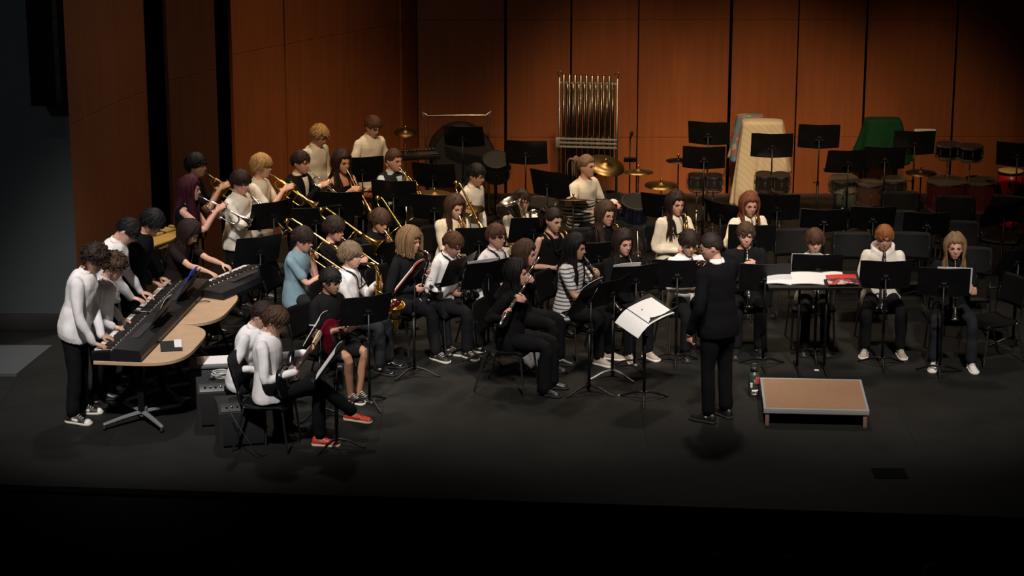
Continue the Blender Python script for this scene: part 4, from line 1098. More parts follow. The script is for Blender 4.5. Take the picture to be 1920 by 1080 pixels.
trp('t4', BRASS, 'gold trumpet played by the blond boy', 489, 288, 1.68, 76, 'stand', 'bowl', 'blond', 'fair', 'tee', OFFW, lean=2, hp=4, pitch=35,
    label='standing trumpet player with blond bowl-cut hair and cream short-sleeved shirt')
trp('t5', SILVER, 'silver trumpet played by the boy in the black suit', 563, 281, 1.60, 62, 'stand', 'short', 'dark', 'pink', 'suit', BLACK, lean=2, hp=8, pitch=34,
    label='trumpet player in an open black suit and white shirt with brown hair')
trp('t6', mat('rose_brass', (.75, .48, .25), .25, 1.0), 'pale brass trumpet played by the girl with bare shoulders', 641, 281, 1.58, 38, 'stand', 'long', 'dark', 'warm', 'offshoulder', BLACK, lean=2, hp=6, pitch=46,
    label='trumpet player with dark hair and bare shoulders in a black off-shoulder top')
trp('t7', BRASS, 'gold trumpet played by the boy in the waistcoat', 738, 277, 1.58, 48, 'stand', 'slick', 'brown', 'pink', 'vest', LBLUE, lean=2, hp=8, pitch=42, tie=cloth('tie', (.25, .38, .48)),
    label='trumpet player in a dark waistcoat over a light blue shirt with slicked brown hair')
# percussionists at the back
add('perc1', 598, 232, 1.60, 52, 'stand', 'swept', 'blond', 'tan', 'shirt', OFFW, lean=3, hp=24, hem=-.1, label='standing boy with tousled blond hair and white shirt against the back wall, looking down')
add('perc2', 699, 215, 1.66, 40, 'stand', 'short', 'chestnut', 'warm', 'polo', OFFW, lean=3, hp=24, hem=-.1, hands={'R': (V(.12, .33, .98), (-.2, 1, -.1), (0, -.2, -1)), 'L': (V(-.12, .33, .98), (.2, 1, -.1), (0, -.2, -1))},
    label='tall standing boy with short brown hair and white short-sleeved polo at the back wall')
add('perc3', 893, 305, 1.44, 55, 'stand', 'short', 'black', 'tan', 'shirt', OFFW, lean=3, hp=14, hem=-.04, label='standing boy with black hair and white shirt beside a tilted cymbal')
# ================================================================ trombones
def tbn(key, lab, *a, pitch=28, iy=0, roll=0, **kw):
    add(key, *a, inst=hold_trombone(pitch, iy, roll), **kw); give(PP[key], 'trombone', trombone, lab, 'trombone')
tbn('b1', 'brass trombone played by the boy in the teal polo', 567, 424, 1.52, 72, 'sit', 'fringe', 'dark', 'pink', 'polo', TEAL, lean=4, hp=14, pitch=30, bcol=GREYT, label='seated trombone player in a teal polo shirt with dark brown hair')
tbn('b2', 'brass trombone played by the dark-shirted boy between the teal polo and the black tee', 626, 405, 1.55, 66, 'sit', 'bowl', 'dark', 'pink', 'tee', BLACK, lean=4, hp=10, pitch=30, label='seated trombone player with a brown bowl cut and black shirt, behind the teal polo')
tbn('b3', 'brass trombone played by the brown-haired boy in the black tee', 712, 390, 1.52, 42, 'sit', 'fringe', 'brown', 'warm', 'tee', BLACK, lean=4, hp=16, pitch=40, label='seated trombone player in a black crew-neck tee with thick brown fringe')
tbn('b4', 'brass trombone played by the long-haired girl in cream', 853, 364, 1.55, 34, 'sit', 'long', 'brown', 'fair', 'sweater', CREAM, lean=4, hp=14, pitch=44, label='seated trombone player with long brown hair and cream top')
add('e1', 978, 354, 1.56, 18, 'sit', 'short', 'dark', 'tan', 'polo', OFFW, lean=3, hp=4, inst=hold_euph, label='seated person in a white shirt half hidden behind a silver euphonium')
give(PP['e1'], 'euphonium', euphonium, 'large silver euphonium with upturned bell', 'euphonium')
# ================================================================ saxophones
SXG = sax(BRASS, BRASS); SXB = sax(BLKLAC, SILVER, 1.0, SILVER); SXK = sax(BLKLAC, BRASS, 1.0, BRASS); SXT = sax(BRASS, BRASS, 1.28)
def sx(key, mk, mkey, lab, *a, tilt=10, iy=0, roll=-8, sc=1.0, **kw):
    kw.setdefault('strap', True)
    add(key, *a, inst=hold_sax(tilt, iy, roll, sc), **kw); give(PP[key], mkey, mk, lab, 'saxophone')
sx('s1', SXT, 'sax_tenor', 'large gold tenor saxophone with curved neck played by the boy with a smooth bowl cut', 656, 453, 1.60, 72, 'sit', 'bowl', 'ash', 'fair', 'shirt', WHITE, lean=2, hp=4, tilt=4, roll=16, sc=1.28, bcol=GREYT, hem=-.04,
   label='seated saxophone player with a smooth ash-brown bowl cut, white shirt and dark neck strap', shoe=[mat('shoe_polished', (.008, .008, .008), .18), RUBBER])
sx('s2', SXB, 'sax_silver', 'black saxophone with silver keys played by the person with a blond bob', 768, 426, 1.66, 60, 'sit', 'bob', 'sandy', 'pink', 'blouse', BLACK2, lean=6, hp=4, tilt=18, roll=8, shoe=SHCH(), bcol=CHAR, ff=.06,
   label='seated saxophone player with a blond bob, black long-sleeved top and canvas shoes')
sx('s3', SXB, 'sax_silver', 'black saxophone with silver keys laid across the lap of the white-shirted boy', 849, 432, 1.58, 52, 'sit', 'short', 'chestnut', 'pink', 'rolled', WHITE, lean=6, hp=24, tilt=22, roll=10, bcol=CHAR, hem=-.03, shoe=SHCH(),
   label='seated saxophone player with short brown hair, white shirt and rolled sleeves, looking down')
sx('s4', SXG, 'sax_gold', 'gold saxophone played by the bespectacled boy in the white polo', 930, 418, 1.56, 52, 'sit', 'short', 'chestnut', 'pink', 'polo', WHITE, lean=3, hp=6, tilt=12, roll=6, glasses=True,
   label='seated saxophone player with short brown hair, glasses and white polo shirt')
sx('s5', SXK, 'sax_black', 'black saxophone with a pale brass neck played by the girl in the sleeveless top', 1038, 388, 1.60, 40, 'sit', 'pony', 'dark', 'fair', 'tank', BLACK, lean=3, hp=12, tilt=14, roll=4, build=.92,
   label='seated saxophone player with tied-back dark hair and black sleeveless top')
sx('s6', SXG, 'sax_gold', 'gold saxophone played by the bespectacled person in black', 1136, 377, 1.60, 34, 'sit', 'long', 'brown', 'fair', 'blouse', BLACK, lean=3, hp=8, tilt=8, roll=0, glasses=True,
   label='seated saxophone player in black with long brown hair and glasses')
sx('s7', SXG, 'sax_gold', 'gold saxophone played by the girl with long dark hair and cream sweater', 1268, 358, 1.60, 24, 'sit', 'long', 'dark', 'pink', 'sweater', CREAM, lean=2, hp=8, tilt=6, roll=4,
   label='seated saxophone player with very long dark brown hair and cream sweater')
sx('s8', SXK, 'sax_black', 'black saxophone half hidden behind the stand of the auburn-haired girl', 1406, 360, 1.58, 14, 'sit', 'long', 'auburn', 'pink', 'sweater', CREAM, lean=2, hp=10, tilt=8, roll=4, strap=False,
   label='seated saxophone player with long auburn hair and cream sweater, elbow raised', poles={'R': (1, .1, .1), 'L': (-.5, -.3, -.8)})
# ================================================================ flutes and clarinets
def fl(key, lab, *a, droop=22, iy=-12, **kw):
    add(key, *a, inst=hold_flute(droop, iy), **kw); give(PP[key], 'flute', flute, lab, 'flute')
fl('f1', 'silver flute played by the black-haired girl nearest the camera', 968, 485, 1.62, 72, 'sit', 'long', 'black', 'pink', 'blouse', BLACK, lean=3, hp=4, droop=30, bottom='wide', shoe=[mat('shoe_black', (.01, .01, .01), .4), RUBBER], ff=-.02,
   label='seated flute player all in black with long black hair, wide trousers, nearest of the flutes')
fl('f2', 'silver flute played by the brown-haired girl behind the first flute', 985, 450, 1.58, 70, 'sit', 'long', 'brown', 'pink', 'blouse', BLACK, lean=3, hp=6, droop=30,
   label='seated flute player with long brown hair, half hidden behind the black-haired one')
def cl(key, lab, *a, pitch=54, iy=0, **kw):
    add(key, *a, inst=hold_clarinet(pitch, iy), **kw); give(PP[key], 'clarinet', clarinet, lab, 'clarinet')
cl('c1', 'black clarinet played by the girl in the striped tee', 1079, 438, 1.60, 62, 'sit', 'long', 'black', 'tan', 'tee', STRTEE, lean=3, hp=8, pitch=52, shoe=SHT(),
   label='seated clarinet player with long straight dark hair and grey and white striped tee')
cl('c2', 'black clarinet played by the girl in black beside the striped tee', 1169, 430, 1.58, 28, 'sit', 'long', 'dark', 'pink', 'blouse', BLACK, lean=3, hp=8, pitch=56, shoe=SHT(),
   label='seated clarinet player in black with long dark hair, next to the striped tee')
cl('c3', 'black clarinet played by the boy in the white shirt by the conductor', 1292, 430, 1.55, 14, 'sit', 'fringe', 'dark', 'fair', 'shirt', WHITE, lean=4, hp=16, pitch=62, hem=-.1,
   label='seated clarinet player with dark fringe and white collared shirt, beside the conductor')
cl('c4', 'black clarinet played by the boy in the black top behind the conductor', 1399, 415, 1.66, 2, 'sit', 'short', 'brown', 'pink', 'blouse', BLACK, lean=2, hp=8, pitch=62,
   label='seated clarinet player with cropped brown hair and black top, behind the conductor')
cl('c5', 'black clarinet mostly hidden behind the stand of the smallest boy', 1528, 428, 1.45, 0, 'sit', 'fringe', 'chestnut', 'fair', 'tee', OFFW, lean=3, hp=8, pitch=62, bcol=CHAR,
   label='small seated clarinet player with light brown hair and cream tee, behind the wide paper-covered stand')
cl('c6', 'black clarinet played by the ginger boy in the hoodie', 1659, 420, 1.62, -4, 'sit', 'short', 'ginger', 'pink', 'hoodie', OFFW, lean=3, hp=14, pitch=64, shoe=SHT(), sprd=.06,
   label='seated clarinet player with ginger hair and off-white hoodie')
cl('c7', 'black clarinet played by the girl with white trainers', 1792, 437, 1.62, -6, 'sit', 'long', 'sandy', 'pink', 'tee', BLACK, lean=3, hp=6, pitch=60, shoe=SHW(), bcol=JEANS, sprd=.065, ff=.05,
   label='seated clarinet player with long light brown hair, black tee, dark jeans and white trainers')
# ================================================================ drummer
STICK = mat('stick_wood', (.5, .33, .17), .5)
add('d1', 1100, 289, 1.72, 52, 'sit', 'pony', 'ash', 'pink', 'sweater', STRSW, lean=3, hp=0, seat=.50, hem=-.08, hands={'R': (V(.24, .36, .80), (-.2, 1, -.1), (-.5, 0, -1), 1.0), 'L': (V(-.16, .40, .82), (.3, 1, 0), (.5, 0, -1), 1.0)},
    label='seated drummer with tied-back fair hair and cream sweater with black stripes')
# ================================================================ guitars
P = person
CROSS = {'L': (V(-.09, .42, .515), V(-.07, .44, .085), 4, 0), 'R': (V(.015, .45, .60), V(-.10, .74, .33), 10, -8)}
add('g1', 515, 573, 1.70, 80, 'sit', 'fringe', 'brown', 'fair', 'shirt', WHITE, lean=-1, hp=34, inst=hold_guitar((.05, .19, .14), .30, .16), legs=CROSS, shoe=SHOR(), socks=SOCKW, hem=-.05,
    label='seated guitarist in a white shirt, crossed legs and orange shoes, nearest the camera')
give(PP['g1'], 'guitar', guitar(mat('guitar_black', (.006, .006, .007), .15, coat=.6), mat('guard_white', (.5, .5, .47), .4), mat('maple_neck', (.62, .45, .27), .35)), 'black electric guitar with a pale maple headstock, played by the orange-shoed boy', 'electric guitar')
add('g2', 491, 563, 1.60, 74, 'sit', 'short', 'dark', 'fair', 'shirt', WHITE2, lean=15, hp=20, label='seated person in white shirt with dark brown hair, hidden behind the orange-shoed guitarist')
add('g3', 619, 500, 1.60, 52, 'sit', 'short', 'black', 'brown', 'polo', BLACK, lean=5, hp=8, inst=hold_guitar((.04, .20, .13), .14, .02, True, .56), bottom='shorts', trim=WHITE, shoe=SHCH(), legs={'R': (V(.12, .40, .48), V(.02, .34, .085), 0, 0), 'L': (V(-.12, .40, .48), V(-.08, .36, .085), 0, 0)}, hem=-.05,
    label='seated bass player in a black polo with pale trim and black shorts')
give(PP['g3'], 'bass', guitar(mat('bass_maroon', (.10, .004, .012), .15, coat=.6), mat('guard_black', (.01, .01, .01), .3), mat('bass_head_maroon', (.06, .006, .01), .2), .80, True), 'glossy maroon electric bass held by the boy in black polo and shorts', 'electric bass')
# ================================================================ conductor
add('cond', 1334, 434, 1.84, -138, 'stand', 'buzz', 'dark', 'pink', 'suit', cloth('suit', (.0036, .0036, .0042)), lean=4, hp=14, hy=44, glasses=True, hem=-.07, bcol=cloth('suit', (.0036, .0036, .0042)),
    hands={'R': (V(.12, .30, 1.42), (-.2, .9, .35), (-.7, 0, -.6), .6), 'L': (V(-.27, .10, .80), (0, .15, -1), (.9, 0, 0), .7)}, label='standing conductor in a black suit and glasses, seen from behind beside the empty podium')
# ================================================================ chairs under the seated players and empty ones
SEATLAB = {'keys5': 'the long-haired keyboard player', 'b1': 'the teal-shirted trombone player', 'b2': 'the bowl-cut trombone player in black', 'b3': 'the trombone player in the black tee', 'b4': 'the long-haired trombone player in cream',
           'e1': 'the euphonium player', 's1': 'the tenor saxophone player', 's2': 'the saxophone player with the blond bob', 's3': 'the saxophone player with rolled white sleeves', 's4': 'the bespectacled saxophone player in a white polo', 's5': 'the saxophone player in the sleeveless top',
           's6': 'the bespectacled saxophone player in black', 's7': 'the dark-haired saxophone player in a cream sweater', 's8': 'the auburn-haired saxophone player', 'f1': 'the black-haired flute player, its seat edge showing', 'f2': 'the brown-haired flute player', 'c1': 'the clarinet player in the striped tee',
           'c2': 'the clarinet player in black beside the striped tee', 'c3': 'the white-shirted clarinet player', 'c4': 'the cropped-haired clarinet player in black', 'c5': 'the smallest clarinet player', 'c6': 'the ginger clarinet player in the hoodie', 'c7': 'the clarinet player in white trainers',
           'g1': 'the guitarist in orange shoes', 'g3': 'the bass player in shorts'}
for key, who in SEATLAB.items():
    R = PP[key]; dy = -.02
    put_chair(R['PM'] @ T4((0, .0 + dy, R['seat'] - .44)) @ RZ(PI) , 'black chair under ' + who)
def echair(px, py, yaw, lab, h=.70):
    p = at(px, py, h); M = T4((p[0], p[1], 0)) @ RZ(rad(yaw)) @ T4((0, -.25, 0)); put_chair(M, lab, 'empty chairs on stage')
for a in [(1487, 455, 4, 'empty black chair behind the cropped-haired clarinet player, beside the small boy'), (1598, 462, -4, 'empty black chair between the small boy and the ginger boy, second row'),
          (1708, 462, -10, 'empty black chair with rounded grey back just behind the ginger boy'), (1822, 490, -14, 'empty black chair with rounded back behind the girl in white trainers'),
          (1688, 384, -6, 'empty dark chair back near the percussion, below the cymbal stand'), (1792, 392, -10, 'empty dark chair back in front of the maroon drums'),
          (1685, 420, -8, 'empty chair behind the low black stand, above the ginger boy'), (1893, 392, -24, 'empty chair in front of the red conga'), (1899, 545, -64, 'empty black chair closest to the camera at the stage edge, turned sideways'),
          (1800, 440, -12, 'empty chair in the second row behind the girl with long light hair'),
          (1082, 455, 20, 'empty black chair back behind the girl in the sleeveless top')]: echair(*a)
R = PP['g2']; q_ = R['PM'][:3, 3]; o = empty('stool', T4((q_[0], q_[1], 0))); tag(o, 'round black stool under the half-hidden person behind the orange-shoed guitarist', 'stool')
b = MB(); b.lathe([(0, .37), (.15, .37), (.165, .39), (.165, .42), (.15, .44), (0, .445)], 24); b.build('seat', CHAIRP, o)
b = MB(); b.cyl((0, 0, .14), (0, 0, .37), .02, 10); b.build('post', BLKMET, o)
for i in range(3):
    a = rad(20 + 120 * i); b = MB(); b.sweep([(0, 0, .22), (math.cos(a) * .22, math.sin(a) * .22, .012)], .011, 8); b.build('leg', BLKMET, o)
# ================================================================ music stands
ST = {}
def S_(key, *a, **kw): ST[key] = put_stand(*a, **kw)
S_('bass', 690, 583, .94, -152, 'black music stand in front of the bass player, its blank back to the camera', tilt=22)
S_('g2', 598, 628, .80, -100, 'black music stand holding white music with a red corner, in front of the guitarists', tilt=30)
S_('g1', 628, 680, .80, -96, 'black music stand seen edge-on with pages, nearest the orange-shoed guitarist', tilt=35)
S_('s2', 775, 525, .98, -104, 'black music stand with the red folder in front of the blond bob', tilt=38)
S_('s3', 867, 507, .90, -122, 'black music stand leaning in front of the white-shirted saxophonist with rolled sleeves', tilt=24)
S_('s4', 915, 516, .90, -146, 'black music stand with its back toward the black-haired flutist', tilt=24)
S_('f1', 1106, 560, .95, -116, 'black music stand with white music facing the flute players', tilt=30)
S_('c1', 1150, 548, .88, -128, 'black music stand with grey steel feet in front of the striped tee', tilt=30)
S_('c2', 1192, 524, .92, -158, 'broad black music stand in front of the clarinet player in black', tilt=24)
S_('c3', 1270, 515, .92, 176, 'black music stand in front of the white-shirted clarinet player, beside the conductor', tilt=20)
S_('cond', 1210, 582, .90, 56, 'black music stand laid nearly flat under large white score pages', tilt=66)
S_('c4', 1435, 522, .92, 180, 'black music stand in front of the cropped-haired clarinet player', tilt=22)
S_('c5', 1533, 505, .93, 178, 'black music stand in front of the smallest clarinet boy, above the spread papers', tilt=18)
S_('c6', 1661, 517, .94, 177, 'black music stand in front of the ginger boy in the hoodie', tilt=20)
S_('c7', 1770, 531, .94, 172, 'black music stand in front of the girl in white trainers, its grey edge showing', tilt=20)
S_('p1', 868, 257, 1.15, 170, 'tall black music stand tilted before the big drum under the chrome rack', tilt=30)
S_('p2', 986, 287, 1.10, 174, 'tall black music stand beside the tubular bells, against the veneer wall', tilt=20)
S_('p3', 1027, 346, 1.08, 145, 'black music stand angled toward the drummer with a silver-edged desk', tilt=16)
S_('p4', 1328, 251, 1.20, 168, 'tall black music stand above the pair of small drums, topmost in its group', tilt=22)
S_('p5', 1320, 297, 1.10, 176, 'black music stand directly above the chrome-rimmed drums, with a lip', tilt=26)
S_('p6', 1448, 274, 1.15, 177, 'black music stand in front of the cream sheet', tilt=18)
S_('p7', 1536, 257, 1.20, 176, 'tall black music stand alone between the cream sheet and the green cloth', tilt=18)
S_('p8', 1590, 304, 1.00, -172, 'black music stand in front of the green cloth, lower and tilted', tilt=24)
S_('p9', 1659, 298, 1.00, 178, 'black music stand overlapping another before the green cloth', tilt=24)
S_('p10', 1715, 269, 1.10, 178, 'black music stand beside the timbales', tilt=18)
S_('p11', 1908, 291, 1.10, 165, 'black music stand above the red conga at the edge of the picture', tilt=20)
S_('t6', 679, 319, 1.18, -168, 'tall black music stand between the bare-shouldered trumpeter and the tall boy', tilt=18)
S_('t7', 738, 364, 1.12, 172, 'black music stand in front of the boy in the waistcoat', tilt=18)
S_('p12', 812, 330, 1.10, 168, 'black music stand in front of the standing drum, behind the cymbal', tilt=22)
S_('t8', 815, 390, 1.02, 172, 'black music stand under the tan-edged cymbal behind the trombones', tilt=22)
S_('t3', 512, 404, 1.15, -142, 'black music stand in front of the blond trumpeter, folded at an angle', tilt=20)
S_('t5', 636, 384, 1.08, 176, 'black music stand below the suited trumpeter', tilt=24)
S_('t4', 592, 414, 1.04, -160, 'black music stand with a shiny edge above the teal polo boy', tilt=22)
S_('b4', 898, 452, .92, -166, 'black music stand in front of the long-haired trombonist in cream', tilt=20)
S_('e1', 1000, 432, .94, -162, 'black music stand in front of the euphonium', tilt=22)
S_('s7', 1243, 388, 1.02, 162, 'black music stand beside the dark-haired saxophonist in cream, large and tilted', tilt=24)
S_('s8', 1352, 404, .95, 132, 'black music stand turned edge-on below the pair of small drums', tilt=24)
S_('s9', 1457, 390, .92, 176, 'black music stand beside the auburn-haired saxophonist', tilt=18)
S_('s6', 1122, 480, .86, -164, 'black music stand between the striped tee and the clarinetist in black', tilt=22)
S_('x1', 1545, 415, .85, 178, 'low empty black music stand in the third row, above the smallest boy', tilt=30)
S_('x2', 1637, 410, .85, 180, 'low empty black music stand in the third row, above the ginger boy', tilt=30)
S_('x3', 1738, 421, .85, 176, 'low empty black music stand in the third row, above the girl in white trainers', tilt=30)
S_('x4', 1882, 402, .92, -152, 'black music stand slanting below the red conga', tilt=34)
S_('x5', 1908, 490, .90, -140, 'black music stand cut by the picture edge above the empty chair', tilt=30)
S_('s10', 1410, 448, .86, 176, 'black music stand in front of the auburn-haired saxophonist, behind the boy in black', tilt=18)
S_('k5', 487, 470, 1.00, -150, 'black music stand behind the farthest keyboard', tilt=20)
S_('b3', 715, 480, .86, -150, 'black music stand between the tenor saxophone and the blond bob', tilt=26)
for ch in ST['c1']['o'].children:
    if ch.name.split('.')[0] == 'foot': ch.data = ch.data.copy(); ch.data.materials[0] = mat('foot_grey_steel', (.30, .30, .29), .4, .6)
# ---- wide two-legged conductor desk
p = at(1525, 525, .92); r = empty('conductor_stand', T4((p[0], p[1], 0))); tag(r, 'wide flat black stand on two poles covered with white music books', 'music stand')
b = MB(); DT = T4((0, 0, .915)) @ RX(.21); b.box((0, 0, 0), (.92, .40, .012), 0, DT); b.box((0, -.20, .010), (.92, .012, .03), 0, DT); b.build('desk', BLKMET, r, auto=40)
for x in (-.135, .135):
    q = MB(); q.cyl((x, -.02, .02), (x, -.02, .91), .0125, 10); q.build('pole', BLKMET, r)
    q = MB(); q.sweep([(x, -.26, .012), (x, -.02, .03), (x, .22, .012)], .012, 8); q.build('foot', BLKMET, r)
CM = T4((p[0], p[1], .915)) @ RX(.21) @ T4((0, 0, .009))
FLAT = RX(-PI / 2)
for x, y, w_, h_, m, lab, nm in ((-.335, .03, .24, .26, PAPER, 'open white music book nearest the conductor on the wide stand', 'music_book'), (-.07, .02, .34, .25, PAPER, 'large open white music book in the middle of the wide stand', 'music_book'), (.20, .08, .22, .14, PAPER, 'white folded pages behind the red printed programme on the wide stand', 'music_book')):
    o = sheet(CM @ T4((x, y, .004)) @ RZ(.04 * (x * 10)) @ FLAT, w_, h_, nm, lab, 'music book', m, bend=.012, thick=.008)
def progm():
    m = mat('programme_print', (.5, .06, .05), .5); nt = m.node_tree; b = nt.nodes['Principled BSDF']; tc = nt.nodes.new('ShaderNodeTexCoord'); vz = nt.nodes.new('ShaderNodeTexVoronoi'); vz.inputs['Scale'].default_value = 26
    nt.links.new(tc.outputs['Object'], vz.inputs['Vector']); sp_ = nt.nodes.new('ShaderNodeSeparateXYZ'); nt.links.new(tc.outputs['Object'], sp_.inputs[0])
    rp = nt.nodes.new('ShaderNodeValToRGB'); rp.color_ramp.interpolation = 'CONSTANT'; e = rp.color_ramp.elements; e[0].color = (.02, .02, .022, 1); e[1].color = (.45, .44, .42, 1); e[1].position = .75; n = e.new(.4); n.color = (.40, .03, .03, 1)
    sx_ = nt.nodes.new('ShaderNodeSeparateXYZ'); nt.links.new(vz.outputs['Color'], sx_.inputs[0]); nt.links.new(sx_.outputs[0], rp.inputs[0])
    gt = nt.nodes.new('ShaderNodeMath'); gt.operation = 'GREATER_THAN'; gt.inputs[1].default_value = .02; nt.links.new(sp_.outputs[2], gt.inputs[0])
    mx = nt.nodes.new('ShaderNodeMix'); mx.data_type = 'RGBA'; mx.inputs['B'].default_value = (.52, .03, .025, 1); nt.links.new(gt.outputs[0], mx.inputs['Factor']); nt.links.new(rp.outputs[0], mx.inputs['A']); nt.links.new(mx.outputs['Result'], b.inputs['Base Color']); return m
sheet(CM @ T4((.28, -.03, .016)) @ RZ(.03) @ FLAT, .30, .21, 'programme', 'red printed programme with black and white lettering on the wide stand', 'programme', progm(), bend=.006, thick=.004)
# ---- music on stands
def on(key, x=0, z=0, y=-.040): return ST[key]['M'] @ T4((x, y, z))
sheet(on('g2', .02, .05), .30, .32, 'sheet_music', 'white music pages with a red corner upright before the guitarists', 'sheet music', bend=.02)
sheet(on('g2', -.10, .16, -.062), .05, .09, 'sheet_tab', 'small red corner showing at the top of the upright white pages', 'divider tab', mat('tab_red', (.5, .03, .03), .5), thick=.002)
sheet(on('g1', 0, .0), .40, .30, 'sheet_music', 'white music pages on the edge-on stand over the guitarist\'s knee', 'sheet music', bend=.02)
sheet(on('s2', 0, .02), .44, .30, 'music_folder', 'red music folder facing the blond-bobbed saxophonist', 'folder', mat('folder_red', (.55, .07, .04), .5), bend=.02, thick=.006)
sheet(on('s2', 0, .03, -.052), .40, .29, 'sheet_music', 'white music pages inside the red folder', 'sheet music', bend=.02)
sheet(on('s4', .06, .02), .36, .30, 'sheet_music', 'white music pages edging past the stand of the bespectacled boy in a white polo', 'sheet music', bend=.01)
sheet(on('f1', 0, .02), .46, .30, 'sheet_music', 'white music pages on the stand facing the flutes', 'sheet music', bend=.01)
sheet(on('c2', .10, .02), .30, .31, 'sheet_music', 'grey-white music pages on the broad stand of the clarinetist in black', 'sheet music', bend=.01)
sheet(on('c5', .118, .0), .29, .31, 'sheet_music', 'white music page edging past the stand of the smallest boy', 'sheet music', bend=.0)
sheet(on('c7', -.10, .01), .34, .30, 'sheet_music', 'pale music pages peeking over the stand of the girl in white trainers', 'sheet music', bend=.0)
sheet(on('p10', -.12, .02), .26, .31, 'sheet_music', 'white sheet in place of a small stand lamp in front of the green cloth', 'sheet music', bend=.01)  # plain white paper stands in for a lit stand lamp
# large score on the conductor's stand, one leaf hanging over the edge
M = ST['cond']['M']; q = MB(); rings = []
for i in range(13):
    s_ = -.20 + .56 * i / 12; row = []
    for j in range(9):
        z = -.185 + .28 * j / 8
        if s_ < .20: x, y = -s_, -.040 - .012 * math.sin((s_ + .2) / .4 * PI)
        else:
            a = (s_ - .20) / .16 * 1.15; x = -.20 - .23 * math.sin(min(a, 1.5)) / 1.15; y = -.040 + .25 * (1 - math.cos(a)) / 1.15
        row.append((x, y, z))
    rings.append(row + [(x, y + .003, z) for x, y, z in row[::-1]])
q.loft(rings); o = q.build('score', mat('score_paper', (.74, .74, .72), .8, noise=.03, nscale=40), None, M=M, auto=60); tag(o, 'large white score pages lying on the flat stand, one leaf hanging over its edge', 'score')
q = MB(); q.box((0, 0, 0), (.018, .002, .012)); q.build('printed_mark', mat('ink_grey', (.2, .2, .2), .8), o, smooth=False, M=T4((-.13, -.053, .0)))
# ================================================================ podium, bottle, bag
c = [at(1430, 766, .17), at(1628, 770, .17), at(1617, 712, .17), at(1427, 708, .17)]
o_ = (c[0] + c[1] + c[2] + c[3]) / 4; xd = nrm(((c[1] - c[0]) + (c[2] - c[3])) * V(1, 1, 0)); yd = V(-xd[1], xd[0], 0)
PWd = (np.linalg.norm(c[1] - c[0]) + np.linalg.norm(c[2] - c[3])) / 2; PDp = (np.linalg.norm(c[3] - c[0]) + np.linalg.norm(c[2] - c[1])) / 2
r = empty('podium', FR((o_[0], o_[1], 0), xd, yd, (0, 0, 1))); tag(r, 'low wooden podium with aluminium edges standing empty on the stage', 'podium')
b = MB(); b.box((0, 0, .155), (PWd - .03, PDp - .03, .03)); b.build('deck', wood_mat('plywood', (.25, .142, .080), .10), r, auto=40)
for nm, cc, sz in (('edge_rail', (0, -PDp / 2 + .012, .148), (PWd, .024, .048)), ('edge_rail', (0, PDp / 2 - .012, .148), (PWd, .024, .048)), ('edge_rail', (-PWd / 2 + .012, 0, .148), (.024, PDp - .05, .048)), ('edge_rail', (PWd / 2 - .012, 0, .148), (.024, PDp - .05, .048))):
    b = MB(); b.box(cc, sz); b.build(nm, mat('aluminium', (.30, .31, .31), .55, .35), r, auto=40)
for x in (-1, 1):
    for y in (-1, 1):
        b = MB(); b.box((x * (PWd / 2 - .035), y * (PDp / 2 - .035), .062), (.035, .045, .124)); b.build('leg', mat('worn_leg', (.17, .10, .075), .6), r, auto=40)
p = at(1413, 741); r = empty('water_bottle', T4((p[0], p[1], 0)) @ SC4(1.25, 1.25, 1.08)); tag(r, 'dark green sticker-covered water bottle standing beside the podium', 'water bottle')
b = MB(); b.lathe([(0, 0), (.040, 0), (.044, .008), (.044, .19), (.040, .205), (.026, .222), (.024, .23), (0, .23)], 24); b.build('body', mat('bottle_green', (.030, .042, .030), .35), r)
b = MB(); b.lathe([(0, .228), (.030, .228), (.030, .262), (.024, .268), (0, .268)], 20); b.tube([(-.022, 0, .262), (-.018, 0, .29), (.018, 0, .29), (.022, 0, .262)], .005, 8); b.build('cap', BLKPLA, r)
def sticker(a0, a1, z0, z1, m, nm, rr=.0448):
    q = MB(); A = np.linspace(rad(a0), rad(a1), 9); rings = [[(rr * math.cos(t), rr * math.sin(t), z) for t in A] + [((rr - .002) * math.cos(t), (rr - .002) * math.sin(t), z) for t in A[::-1]] for z in np.linspace(z0, z1, 5)]
    q.loft(rings); return q.build(nm, m, r)
STW = mat('sticker_white', (.62, .60, .57), .5)
sticker(245, 318, .012, .066, STW, 'sticker'); sticker(285, 335, .105, .18, mat('sticker_red', (.40, .03, .03), .5), 'sticker'); sticker(225, 250, .075, .13, STW, 'sticker'); sticker(262, 284, .12, .16, mat('sticker_olive', (.16, .15, .05), .5), 'sticker')
f = bpy.data.curves.new('lettering', 'FONT'); f.body = 'PNP'; f.size = .028; f.align_x = 'CENTER'; f.align_y = 'CENTER'; f.extrude = .0008; f.offset = .0012
tmp = bpy.data.objects.new('lettering_curve', f); COL.objects.link(tmp); f.materials.append(mat('ink_black', (.01, .01, .01), .6)); fm = bpy.data.meshes.new_from_object(tmp.evaluated_get(bpy.context.evaluated_depsgraph_get())); bpy.data.objects.remove(tmp); fo = bpy.data.objects.new('lettering', fm); COL.objects.link(fo); fo.parent = r; place(fo, RZ(rad(281.5) + PI / 2) @ T4((0, -.0462, .039)) @ RX(PI / 2))
p = at(994, 694); b = MB(); rg = np.random.default_rng(5); G = sphgrid(22, 14).reshape(-1, 3)
d_ = 1 + .16 * np.sin(G @ V(7, 3, 5) + 1) + .12 * np.sin(G @ V(-5, 9, 4)) + .08 * np.sin(G @ V(13, -6, 11))
pts = G * V(.10, .09, .13) * d_[:, None] + V(0, 0, .13); pts[:, 2] = np.maximum(pts[:, 2], .0)
